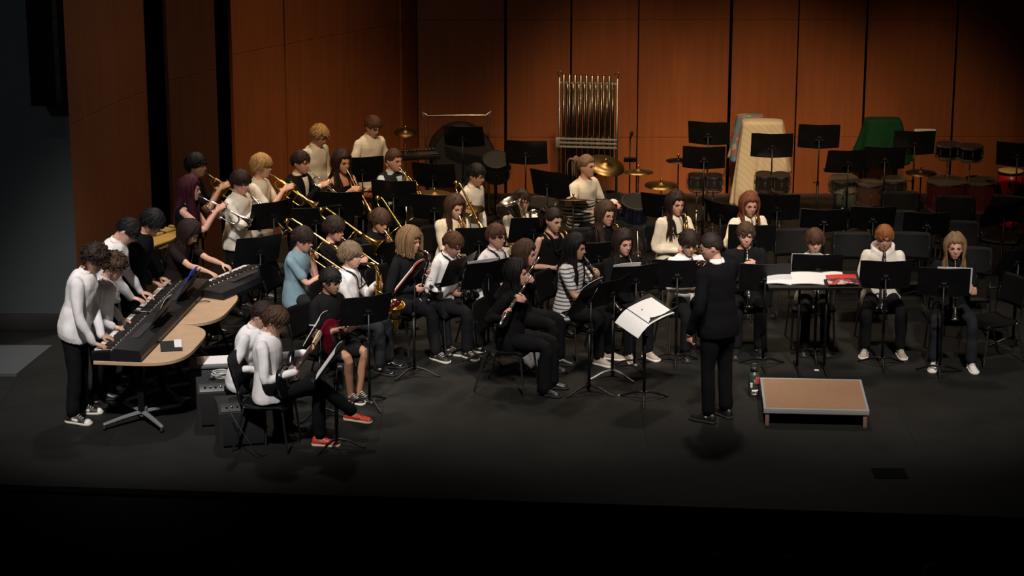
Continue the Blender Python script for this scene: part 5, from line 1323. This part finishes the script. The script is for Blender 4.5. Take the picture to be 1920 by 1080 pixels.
b.loft(pts.reshape(15, 22, 3)); b.tube([(-.03, 0, .24), (-.05, 0, .30), (0, .0, .27)], .012, 6); b.tube([(.09, 0, .16), (.15, -.02, .19), (.19, -.02, .15)], [.03, .05, .02], 8)
tag(b.build('plastic_bag', mat('bag_plastic', (.20, .20, .20), .3), None, M=T4((p[0], p[1], 0))), 'crumpled grey plastic bag on the floor under the black-haired flutist\'s chair', 'bag')
p = at(638, 728); r = empty('water_bottle', T4((p[0], p[1], 0))); tag(r, 'small clear bottle with a pale blue cap on the floor by the guitarist', 'water bottle')
b = MB(); b.lathe([(0, 0), (.03, 0), (.032, .01), (.031, .14), (.014, .18), (.013, .19), (0, .19)], 18); b.build('body', mat('bottle_smoke', (.05, .06, .07), .15), r)
b = MB(); b.lathe([(0, .188), (.022, .188), (.024, .2), (.022, .225), (0, .23)], 16); b.build('cap', mat('cap_pale_blue', (.50, .56, .68), .5), r)
# ================================================================ amplifiers, case, cables
def amp():
    r = empty('amplifier')
    b = MB(); b.prism([(-.14, 0), (.14, 0), (.14, .34), (.06, .42), (-.14, .42)], -.215, .215, 0, FR((0, 0, 0), (0, -1, 0), (0, 0, 1), (-1, 0, 0)), .012); b.build('cabinet', mat('amp_tolex', (.008, .008, .008), .8, bump=.2, bscale=250), r, auto=40)
    b = MB(); b.box((0, -.148, .18), (.37, .012, .28)); b.build('grille', mat('amp_grille', (.006, .006, .0065), .9, bump=.3, bscale=500), r, auto=40)
    Mp = T4((0, -.103, .382)) @ RX(-.78)
    b = MB(); b.box((0, -.002, 0), (.38, .006, .085), 0, Mp); P_ = b.build('control_panel', mat('amp_panel', (.014, .014, .015), .4), r, auto=40)
    for i in range(6):
        k = MB(); k.lathe([(0, .016), (.009, .016), (.011, 0), (0, 0)], 12, M=Mp @ T4((-.14 + .048 * i, -.005, 0)) @ RX(PI / 2)); k.build('knob', CHROME if i % 2 else BLKPLA, P_)
    k = MB(); k.ell((.155, -.008, 0), .007, 8, 6, M=Mp); k.build('pilot_light', mat('pilot_red', (.5, .02, .02), .3), P_)
    h = MB(); h.tube([(-.09, .0, .415), (-.08, 0, .445), (.08, 0, .445), (.09, 0, .415)], .010, 8, k=3); h.build('handle', RUBBER, r)
    return r
for (px, py, yaw, lab) in ((450, 838, 16, 'black amplifier with a sloping control panel beside the guitarist, nearest the stage edge'), (412, 800, 10, 'black amplifier behind the sloping one, under the looped cable')):
    p = at(px, py); spawn('amp', amp, T4((p[0], p[1] + .1, 0)) @ RZ(rad(yaw)), lab, 'amplifier')
p = at(404, 752); r = empty('equipment_case', T4((p[0], p[1], 0)) @ RZ(.12)); tag(r, 'low grey equipment case beneath the white papers, behind the amplifiers', 'case')
b = MB(); b.box((0, 0, .19), (.46, .34, .38)); b.build('body', mat('case_grey', (.035, .038, .04), .6), r, auto=40); b = MB(); b.box((0, 0, .39), (.47, .35, .02)); b.build('lid', mat('case_lid_grey', (.09, .097, .10), .6), r, auto=40)
sheet(T4((p[0] + .0, p[1] + .02, .409)) @ RZ(.15) @ FLAT, .33, .25, 'papers', 'white papers lying on the grey case', 'papers', thick=.008)
p = at(412, 800) + V(.01, .16, 0); q = MB(); n = 70
q.sweep([(p[0] + (.078 + .014 * math.sin(i * .9)) * math.cos(i * 2 * PI / 17), p[1] + (.078 + .012 * math.cos(i * .7)) * math.sin(i * 2 * PI / 17), .428 + .0009 * i) for i in range(n)], .0065, 6)
tag(q.build('audio_cable', mat('cable_white', (.50, .50, .48), .5), None), 'white cable coiled on top of the amplifier by the guitarist', 'cable')
q = MB(); a = at(430, 770, .40); e = at(545, 812, .0); e2 = at(520, 716, .50)
q.tube([(a[0], a[1], .40), (a[0] + .15, a[1] - .12, .20), (a[0] + .3, a[1] - .10, .01), (e[0], e[1], .008), (e2[0] + .06, e2[1] + .0, .02), (e2[0], e2[1], .45)], .0045, 6, k=6)
tag(q.build('audio_cable', mat('cable_black', (.012, .012, .012), .5), None), 'black cable running from the amplifier to the black guitar', 'cable')
q = MB(); a = at(376, 560, .66); q.tube([(a[0] - .25, a[1] - .1, .667), (a[0] - .05, a[1] - .15, .665), (a[0] + .12, a[1] - .1, .64), (a[0] + .16, a[1], .3), (a[0] + .12, a[1] + .1, .008)], .005, 6, k=6)
tag(q.build('audio_cable', mat('cable_black', (.012, .012, .012), .5), None), 'black cable trailing over the edge of the farther maple table', 'cable')
# ================================================================ percussion
def hoop(mb, r, z, t=.006, M=None): mb.lathe([(r - t * .4, z - .012), (r + t, z - .012), (r + t, z + .012), (r - t * .4, z + .012), (r - t * .4, z - .012)], 32, M=M)
def drum_parts(root, M, r, h, shell, head=None, nl=8, lugs=True, hoopm=CHROME):
    b = MB(); b.lathe([(0, 0), (r, 0), (r, h), (0, h)], 32, M=M); D = b.build('shell', shell, root, auto=40)
    b = MB(); b.lathe([(0, h + .006), (r * .97, h + .006), (r * .99, h + .003), (r * .99, h - .004), (0, h - .004)], 32, M=M); b.build('drumhead', head or mat('drumhead_tan', (.045, .034, .022), .6), root, auto=40)
    for z in (0.006, h - .002):
        b = MB(); hoop(b, r, z, M=M); b.build('hoop', hoopm, root, auto=60)
    if lugs:
        for i in range(nl):
            b = MB(); a = 2 * PI * i / nl; L = M @ RZ(a) @ T4((r + .006, 0, h / 2))
            b.box((0, 0, 0), (.014, .016, min(.06, h * .4)), 0, L, .004); b.cyl((.008, 0, -h / 2 + .01), (.008, 0, h / 2 - .004), .003, 6, 0, L)
            b.build('lug', hoopm, root, auto=60)
def tripod(root, h, m=CHROME, spread=.26, name='stand_pole'):
    b = MB(); b.cyl((0, 0, .08), (0, 0, h * .55), .0125, 10); b.cyl((0, 0, h * .5), (0, 0, h), .0085, 8); b.lathe([(.02, h * .53), (.02, h * .57), (.012, h * .58)], 10); b.build(name, m, root)
    for i in range(3):
        a = rad(30 + 120 * i); b = MB(); b.sweep([(0, 0, h * .28), (math.cos(a) * spread, math.sin(a) * spread, .012)], [(.006, .012), (.006, .010)], 6); b.cyl((0, 0, .10), (math.cos(a) * spread * .55, math.sin(a) * spread * .55, h * .28 * .48), .005, 6); b.build('leg', m, root)
CYMB = mat('cymbal_bronze', (.24, .16, .062), .38, 1.0, noise=.15, nscale=60); CYMD = mat('cymbal_dark', (.10, .06, .028), .42, 1.0)
def cymbal_prof(r): return [(0, .028), (.012, .028), (.028, .024), (.040, .010), (r * .5, .004), (r, -.010), (r, -.012), (r * .5, .001), (.04, .006), (.02, .018), (0, .02)]
def cymbal(px, py, h, r, lab, tilt=0, ta=0, m=CYMB, stand=CHROME, double=False, straight=None):
    p = at(px, py, h); o = empty('cymbal', T4((p[0], p[1], 0))); tag(o, lab, 'cymbal')
    tripod(o, h + .05, stand)
    M = T4((0, 0, h)) @ RZ(rad(ta)) @ RX(rad(tilt))
    b = MB(); b.lathe(cymbal_prof(r), 40, M=M); b.build('bronze_disc', m, o)
    if double:
        b = MB(); b.lathe(cymbal_prof(r), 40, M=M @ T4((0, 0, -.022)) @ RX(PI)); b.build('lower_disc', m, o)
        b = MB(); b.box((0, -.10, .03), (.09, .22, .02), R=RX(.1)); b.build('pedal', STEEL, o)
    b = MB(); b.lathe([(0, h + .075), (.012, h + .072), (.014, h + .05), (.009, h + .045), (.009, h + .03)], 10); b.build('wing_nut', BRASS, o); return o
def drum_on_stand(px, py, htop, r, h, shell, lab, tilt=0, ta=0, head=None, name='drum', hoopm=CHROME, stand=CHROME, cat='drum'):
    p = at(px, py, htop); o = empty(name, T4((p[0], p[1], 0))); tag(o, lab, cat); tripod(o, htop - h, stand)
    drum_parts(o, T4((0, 0, htop - h)) @ RZ(rad(ta)) @ RX(rad(tilt)), r, h, shell, head, hoopm=hoopm)
    b = MB()
    for i in range(3): a = rad(90 + 120 * i); b.tube([(0, 0, htop - h - .06), (math.cos(a) * r * .9, math.sin(a) * r * .9, htop - h - .03), (math.cos(a) * (r + .015), math.sin(a) * (r + .015), htop - h + .03)], .006, 6, k=3)
    b.build('basket', stand, o); return o
NAVY = mat('navy_wrap', (.010, .014, .034), .2, coat=.5); MAROON = mat('maroon_shell', (.055, .008, .010), .3, coat=.3); DKSH = mat('dark_shell', (.015, .013, .011), .3, coat=.3); CLEAR = mat('drumhead_dark', (.02, .02, .02), .25)
# drum kit round the drummer
p = at(1128, 462); o = empty('bass_drum', T4((p[0], p[1], 0)) @ RZ(rad(30))); tag(o, 'navy bass drum of the kit in front of the drummer', 'drum')
drum_parts(o, T4((0, .22, .29)) @ RX(PI / 2), .28, .42, NAVY, CLEAR)
for sg in (1, -1):
    b = MB(); b.cyl((sg * .24, -.1, .2), (sg * .36, -.28, .01), .009, 8); b.build('spur', CHROME, o)
drum_on_stand(1145, 368, .80, .165, .22, NAVY, 'navy rack tom close to the drummer\'s hands', 18, 30, CLEAR)
drum_on_stand(1190, 372, .80, .165, .24, NAVY, 'navy rack tom with chrome lugs below the hi-hat', 22, 10, CLEAR)
drum_on_stand(1012, 377, .66, .205, .36, DKSH, 'dark floor tom behind the euphonium player', 4, 0, CLEAR)
drum_on_stand(1108, 392, .66, .178, .15, mat('snare_steel', (.5, .5, .48), .25, 1.0), 'chrome snare drum in front of the drummer', 5, 0)
cymbal(1197, 321, 1.02, .178, 'pair of hi-hat cymbals on a stand beside the drummer', 0, 0, CYMB, CHROME, True)
cymbal(1136, 309, 1.18, .225, 'large gold cymbal behind the drummer\'s head', 24, 30)
cymbal(1240, 346, .86, .20, 'gold ride cymbal behind the large tilted stand', 4, 0)
cymbal(1075, 374, .95, .25, 'thin brown cymbal level with the drummer\'s striped sleeve', -12, 0, CYMD)
cymbal(882, 388, .98, .165, 'tilted dark-edged cymbal beside the boy with black hair', 10, 40, CYMD)
cymbal(815, 364, 1.00, .21, 'tan-edged cymbal lying above the black stand near the gold trumpet', 4, 20, mat('cymbal_tan', (.22, .13, .06), .5, 1.0))
cymbal(760, 247, 1.25, .14, 'small dim cymbal above the silver bell bars', 14, 0, CYMD)
cymbal(1272, 300, 1.02, .15, 'black-rimmed cymbal in front of the small drum pair', 2, 0, mat('cymbal_black', (.03, .025, .02), .4, 1.0), BLKMET)
cymbal(1727, 323, 1.0, .185, 'bronze cymbal on a dark stand below the timbales', 2, 0, CYMD, BLKMET)
# microphone
p = at(1180, 372); o = empty('microphone_stand', T4((p[0], p[1], 0))); tag(o, 'thin black microphone stand with clip, behind the hi-hat', 'microphone stand')
b = MB(); b.cyl((0, 0, .02), (0, 0, .80), .010, 8); b.build('pole', BLKMET, o); b = MB(); b.lathe([(0, 0), (.13, 0), (.13, .02), (.02, .03), (0, .03)], 24); b.build('base', BLKMET, o)
b = MB(); b.box((0, 0, .55), (.16, .14, .012)); b.build('shelf', BLKMET, o, auto=40); b = MB(); b.cyl((0, 0, .80), (.015, -.05, .88), .011, 8); b.ell((.018, -.06, .90), .022, 10, 8); b.build('microphone', BLKPLA, o)
# pairs of small drums
for (px, py, h, lab, s) in ((1307, 328, .82, 'small black drum of the pair with chrome hoops under the black stands, nearer the cymbal', 1), (1338, 329, .82, 'small black drum of the pair with chrome hoops, nearer the cream sheet', 1)):
    drum_on_stand(px, py, h, .108, .16, DKSH, lab, 4, 0, CLEAR)
for (px, py, lab) in ((1433, 326, 'chrome-lugged concert tom below the cream sheet, first of two'), (1464, 327, 'chrome-lugged concert tom below the cream sheet, second of two')):
    drum_on_stand(px, py, .80, .108, .19, DKSH, lab, 8, 0, CLEAR)
for (px, py, lab) in ((1778, 270, 'first timbale of the dark pair on a tall stand'), (1820, 274, 'second timbale of the dark pair, nearer the conga')):
    drum_on_stand(px, py, 1.06, .150, .155, mat('timbale_dark', (.05, .045, .04), .25, 1.0), lab, 3, 0, CLEAR)
drum_on_stand(1582, 334, .68, .175, .155, mat('snare_pale', (.26, .25, .22), .3, .6), 'pale snare drum with chrome hoops below the tilted stands', 6, 0)
drum_on_stand(1630, 342, .66, .16, .26, mat('brown_shell', (.055, .026, .018), .3, coat=.3), 'brown drum with bright chrome rim below the tilted stands', 6, 0)
drum_on_stand(1676, 336, .68, .15, .155, DKSH, 'dark snare drum with chrome lugs beside the brown drum', 5, 0)
for (px, py, r_, lab) in ((1774, 338, .235, 'maroon concert drum with chrome fittings behind the empty chairs'), (1838, 338, .215, 'maroon concert drum next to the red conga')):
    drum_on_stand(px, py, .62, r_, .36, MAROON, lab, 4, 0)
# conga
p = at(1889, 428); o = empty('conga', T4((p[0], p[1], 0))); tag(o, 'bright red conga drum with a tan head', 'drum')
b = MB(); b.lathe([(0, .02), (.12, .02), (.13, .10), (.165, .34), (.178, .50), (.170, .62), (.152, .73), (0, .73)], 32); b.build('shell', mat('conga_red', (.42, .008, .012), .35, coat=.3), o)
b = MB(); b.lathe([(0, .748), (.140, .748), (.155, .742), (.158, .73), (.156, .72), (0, .72)], 32); b.build('drumhead', mat('hide_tan', (.60, .38, .14), .6), o)
b = MB(); b.lathe([(.155, .705), (.164, .705), (.164, .735), (.155, .735), (.155, .705)], 32); b.build('hoop', BLKMET, o)
for i in range(6):
    b = MB(); a = 2 * PI * i / 6 + .25; b.box((.176, 0, .60), (.014, .03, .05), 0, RZ(a)); b.cyl((.168, 0, .60), (.165, 0, .72), .004, 6, M=RZ(a)); b.build('lug', BLKMET, o)
b = MB(); b.lathe([(0, 0), (.11, 0), (.115, .02), (.10, .03), (0, .03)], 24); b.build('base_ring', RUBBER, o)
# tubular bells
p = at(1101, 420); o = empty('tubular_bells', T4((p[0], p[1], 0)) @ RZ(rad(-8))); tag(o, 'tall rack of tubular bells with chrome tubes behind the drummer', 'tubular bells')
H_ = 1.92
for i in range(18):
    b = MB(); row = i % 2; x = -.30 + .60 * i / 17; L = 1.42 - .022 * i; zt = H_ - .02 - (.0 if row == 0 else .11)
    b.cyl((x, .05 * (row - .5) * 2, zt - L), (x, .05 * (row - .5) * 2, zt), .0185, 10); b.lathe([(0, zt), (.018, zt), (.018, zt + .012), (0, zt + .014)], 10, M=T4((x, .05 * (row - .5) * 2, 0))); b.build('tube', mat('bell_tube', (.17, .145, .115), .28, 1.0), o)
for sg in (1, -1):
    b = MB(); b.cyl((sg * .36, 0, .05), (sg * .36, 0, H_ - .06), .016, 10); b.tube([(sg * .36, 0, H_ - .06), (sg * .38, 0, H_ - .01), (sg * .36, 0, H_ + .02), (sg * .33, 0, H_ - .01)], .008, 8, k=3); b.build('upright', mat('rack_steel', (.22, .20, .18), .4, 1.0), o)
    b = MB(); b.cyl((sg * .36, -.28, .05), (sg * .36, .28, .05), .018, 10)
    for y in (-.26, .26): b.lathe([(0, -.012), (.035, -.012), (.035, .012), (0, .012)], 14, M=T4((sg * .36, y, .035)) @ RY(PI / 2))
    b.build('foot', BLKMET, o)
for z, nm in ((1.10, 'damper_bar'), (1.05, 'damper_bar'), (1.00, 'damper_bar'), (H_ - .13, 'hanging_rail'), (.10, 'lower_rail')):
    for y in ((-.075,) if nm == 'damper_bar' else (0,)):
        b = MB(); b.box((0, y, z), (.74, .022, .026)); b.build(nm, mat('rail_grey', (.30, .29, .27), .45, .7), o, auto=40)
b = MB(); b.box((-.37, -.06, 1.05), (.05, .06, .12)); b.build('damper_box', mat('rail_grey', (.30, .29, .27), .45, .7), o, auto=40)
# chrome gong rack with a big dark drum
p = at(858, 398); o = empty('instrument_rack', T4((p[0], p[1], 0)) @ RZ(rad(4))); tag(o, 'tall chrome pipe frame standing around the big dark drum', 'rack')
b = MB(); b.tube([(-.40, 0, .03), (-.40, 0, 1.22), (-.37, 0, 1.26), (.37, 0, 1.26), (.40, 0, 1.22), (.40, 0, .03)], .014, 10, k=2); b.build('pipe_frame', mat('pipe_steel', (.48, .44, .38), .3, 1.0), o)
for sg in (1, -1):
    b = MB(); b.cyl((sg * .40, -.25, .03), (sg * .40, .25, .03), .016, 10); b.build('foot', BLKMET, o)
p = at(866, 404); o = empty('bass_drum', T4((p[0], p[1], 0)) @ RZ(rad(10))); tag(o, 'large dark concert bass drum on its side inside the chrome frame', 'drum')
drum_parts(o, T4((0, .20, .78)) @ RX(PI / 2), .40, .36, mat('bassdrum_dark', (.012, .010, .009), .4), mat('bassdrum_head_dark', (.012, .010, .009), .6), 10, True, BLKMET)
for sg in (1, -1):
    b = MB(); b.cyl((sg * .42, 0, .78), (sg * .44, 0, .03), .014, 8); b.cyl((sg * .44, -.25, .02), (sg * .44, .25, .02), .014, 8); b.build('stand_leg', BLKMET, o)
b = MB(); b.cyl((-.44, .2, .03), (.44, .2, .03), .012, 8); b.build('stand_bar', BLKMET, o)
drum_on_stand(931, 290, 1.0, .16, .26, mat('tom_dark', (.010, .009, .008), .4), 'dark hanging tom behind the boy with black hair', 30, 0, CLEAR, stand=BLKMET, hoopm=BLKMET)
# silver bells and mallet instrument in the corner
p = at(772, 284, .98); o = empty('glockenspiel', T4((p[0], p[1], 0)) @ RZ(rad(12))); tag(o, 'glockenspiel with dull silver bars on a stand in the wall corner', 'glockenspiel')
b = MB(); b.box((0, 0, .93), (.66, .34, .05)); b.build('frame', BLKMET, o, auto=40)
for i in range(20):
    b = MB(); b.box((-.30 + .0316 * i, -.06, .965), (.026, .20 - .004 * i, .010)); b.build('bar', mat('bar_silver', (.42, .40, .36), .35, 1.0), o, auto=40)
for i in range(13):
    b = MB(); b.box((-.285 + .0475 * i, .10, .985), (.026, .13 - .003 * i, .010)); b.build('bar', mat('bar_silver', (.42, .40, .36), .35, 1.0), o, auto=40)
for sg in (1, -1):
    b = MB(); b.cyl((sg * .26, -.18, .01), (sg * .26, .14, .92), .012, 8); b.cyl((sg * .26, .18, .01), (sg * .26, -.14, .92), .012, 8); b.build('leg', BLKMET, o)
# red-barred xylophone in front of the two boys at the back
def mallet(px, py, h, L, yaw, lab, barm, legm, n=22, name='xylophone'):
    p = at(px, py, h); o = empty(name, T4((p[0], p[1], 0)) @ RZ(rad(yaw))); tag(o, lab, name)
    b = MB(); 
    for y in (-.17, .02, .19): b.box((0, y, h - .04), (L, .022, .05))
    for x in (-L / 2, L / 2): b.box((x, 0, h - .04), (.03, .42, .06))
    b.build('frame', legm, o, auto=40)
    for i in range(n):
        b = MB(); b.box((-L / 2 + .03 + (L - .06) * (i + .5) / n, -.075, h), ((L - .06) / n * .84, .26 - .004 * i, .018)); b.build('bar', barm, o, auto=40)
    for i in range(n):
        if i % 7 in (0, 1, 3, 4, 5) and i < n - 1:
            b = MB(); b.box((-L / 2 + .03 + (L - .06) * (i + 1) / n, .12, h + .02), ((L - .06) / n * .84, .20 - .003 * i, .018)); b.build('bar', barm, o, auto=40)
    for x in (-L / 2 + .04, L / 2 - .04):
        for y in (-.18, .18):
            b = MB(); b.box((x, y, (h - .06) / 2), (.035, .035, h - .06)); b.build('leg', legm, o, auto=40)
    return o
mallet(660, 362, .84, 1.15, -8, 'xylophone with reddish wooden bars in front of the two boys at the back', mat('bar_rosewood', (.20, .045, .022), .4), BLKMET)
mallet(303, 444, .84, .90, 58, 'small xylophone with yellow wooden frame behind the person in black', mat('bar_yellow', (.42, .26, .06), .45), mat('yellow_wood', (.36, .21, .05), .5), 16)
# covered instruments by the back wall
def drape(name, px, py, h, top, bot, lab, m, seed, folds=9, hem=0.0, asym=None, back=0, yaw=0):
    """Cloth over a tall frame: a flat top, then folds that deepen toward the hem."""
    p = at(px, py); rg = np.random.default_rng(seed); n = 72; rows = 26; rings = []
    ph = rg.uniform(0, 6, 4); hem_ = hem if callable(hem) else (lambda a: hem)
    for i in range(rows + 1):
        t = i / rows; ring = []
        for j in range(n):
            a = 2 * PI * j / n; ca, sa = math.cos(a), math.sin(a); e = 4.0
            q = (abs(ca) ** e + abs(sa) ** e) ** (-1 / e)
            zb = hem_(a); s = t ** .85
            wx_ = top[0] / 2 + (bot[0] - top[0]) / 2 * s; wy = top[1] / 2 + (bot[1] - top[1]) / 2 * s
            f = 1 + (.13 * math.sin(folds * a + ph[0]) + .07 * math.sin(folds * 1.7 * a + ph[1] + 3 * t)) * s * 1.0
            z = h - (h - zb) * t
            k = 1.0 if i else .97
            ring.append((q * ca * wx_ * f * k, q * sa * wy * f * k, z + (.012 * math.sin(5 * a + ph[2]) if t > .9 else 0)))
        rings.append(ring)
    rings = [[(x * .5, y * .5, h + .010) for x, y, z in rings[0]]] + rings
    o = empty(name, T4((p[0], p[1], 0)) @ RZ(rad(yaw))); tag(o, lab, 'covered instrument')
    b = MB(); b.loft(rings + [[(x * .96, y * .96, z) for x, y, z in r_] for r_ in rings[:1:-1]], caps=True); b.build('cover', m, o)
    b = MB()
    for x in (-1, 1):
        for y in (-1, 1): b.cyl((x * top[0] * .40, y * top[1] * .3, .02), (x * top[0] * .40, y * top[1] * .3, h - .05), .018, 8)
    b.build('frame_leg', BLKMET, o); return o
SHEETM = mat('printed_sheet', (.50, .42, .30), .9); nt = SHEETM.node_tree; bs = nt.nodes['Principled BSDF']; tc = nt.nodes.new('ShaderNodeTexCoord'); wv = nt.nodes.new('ShaderNodeTexWave'); wv.inputs['Scale'].default_value = 7; wv.inputs['Distortion'].default_value = 1.5; wv.bands_direction = 'DIAGONAL'
nt.links.new(tc.outputs['Object'], wv.inputs['Vector']); rp = nt.nodes.new('ShaderNodeValToRGB'); rp.color_ramp.elements[0].color = (.52, .44, .32, 1); rp.color_ramp.elements[1].color = (.45, .385, .285, 1); rp.color_ramp.elements[0].position = .55; nt.links.new(wv.outputs['Fac'], rp.inputs[0]); nt.links.new(rp.outputs[0], bs.inputs['Base Color'])
FLOR = mat('floral_sheet', (.2, .3, .3), .9); nt = FLOR.node_tree; bs = nt.nodes['Principled BSDF']; tc = nt.nodes.new('ShaderNodeTexCoord'); vo = nt.nodes.new('ShaderNodeTexVoronoi'); vo.inputs['Scale'].default_value = 16; nt.links.new(tc.outputs['Object'], vo.inputs['Vector'])
rp = nt.nodes.new('ShaderNodeValToRGB'); rp.color_ramp.interpolation = 'CONSTANT'; e = rp.color_ramp.elements; e[0].color = (.08, .17, .20, 1); e[1].color = (.28, .08, .08, 1); e[1].position = .68; n_ = e.new(.45); n_.color = (.30, .27, .20, 1); n_ = e.new(.88); n_.color = (.10, .20, .26, 1)
sx_ = nt.nodes.new('ShaderNodeSeparateXYZ'); nt.links.new(vo.outputs['Color'], sx_.inputs[0]); nt.links.new(sx_.outputs[0], rp.inputs[0]); nt.links.new(rp.outputs[0], bs.inputs['Base Color'])
drape('covered_instrument', 1402, 386, 1.20, (.34, .22), (.48, .30), 'floral blue and pink cloth draped over a tall instrument, mostly under the cream sheet', FLOR, 3, 7, lambda a: .62)
drape('covered_instrument', 1425, 398, 1.20, (.52, .32), (.68, .44), 'tall instrument covered with a cream patterned sheet against the back wall', SHEETM, 8, 8, lambda a: .10 + .42 * (1 / (1 + math.exp(-6 * (math.cos(a) + .1)))), yaw=-4)
drape('covered_instrument', 1648, 396, 1.21, (.46, .30), (.72, .46), 'tall instrument covered with a dark green cloth against the back wall', cloth('green_felt', (.004, .032, .012)), 11, 6, lambda a: .66)
# crates and a dark box behind the chairs
p = at(1595, 402); o = empty('equipment_case', T4((p[0], p[1], 0))); tag(o, 'dark green equipment box on the floor below the pale snare drum', 'case'); b = MB(); b.box((0, 0, .16), (.42, .3, .30)); b.build('body', mat('box_dark_green', (.010, .020, .015), .6), o, auto=40); b = MB(); b.box((0, 0, .325), (.43, .31, .03)); b.build('lid', mat('box_dark_green', (.01, .02, .015), .6), o, auto=40)
b = MB(); b.box((-.13, -.157, .26), (.035, .012, .04)); b.build('latch', CHROME, o, auto=40)
# ================================================================ audience heads in the dark house
for i, (px, py, hc_, st_, lab) in enumerate(((1352, 1036, 'dark', 'short', 'audience member with short hair seen from behind below the stage, under the conductor'), (60, 1058, 'brown', 'bob', 'audience member seen from behind at the corner of the dark house'), (255, 1064, 'ash', 'short', 'audience member with greying short hair seen from behind below the keyboards'),
                                        (418, 1040, 'sandy', 'bob', 'audience member with a bob seen from behind, hair catching a little light'), (1478, 1042, 'black', 'short', 'audience member with black hair seen from behind below the podium'), (1620, 1062, 'dark', 'bob', 'audience member seen from behind below the ginger clarinetist'), (1755, 1056, 'brown', 'short', 'audience member seen from behind below the girl in white trainers'))):
    person('aud%d' % i, px, py, 1.70, 180 + (-20 + 7 * i), 'sit', st_, hc_, 'fair', 'sweater', cloth('audience_dark', (.012, .012, .014)), lean=6, hp=-4, z0=-1.15, feet=False, label=lab, group=None)
flush()
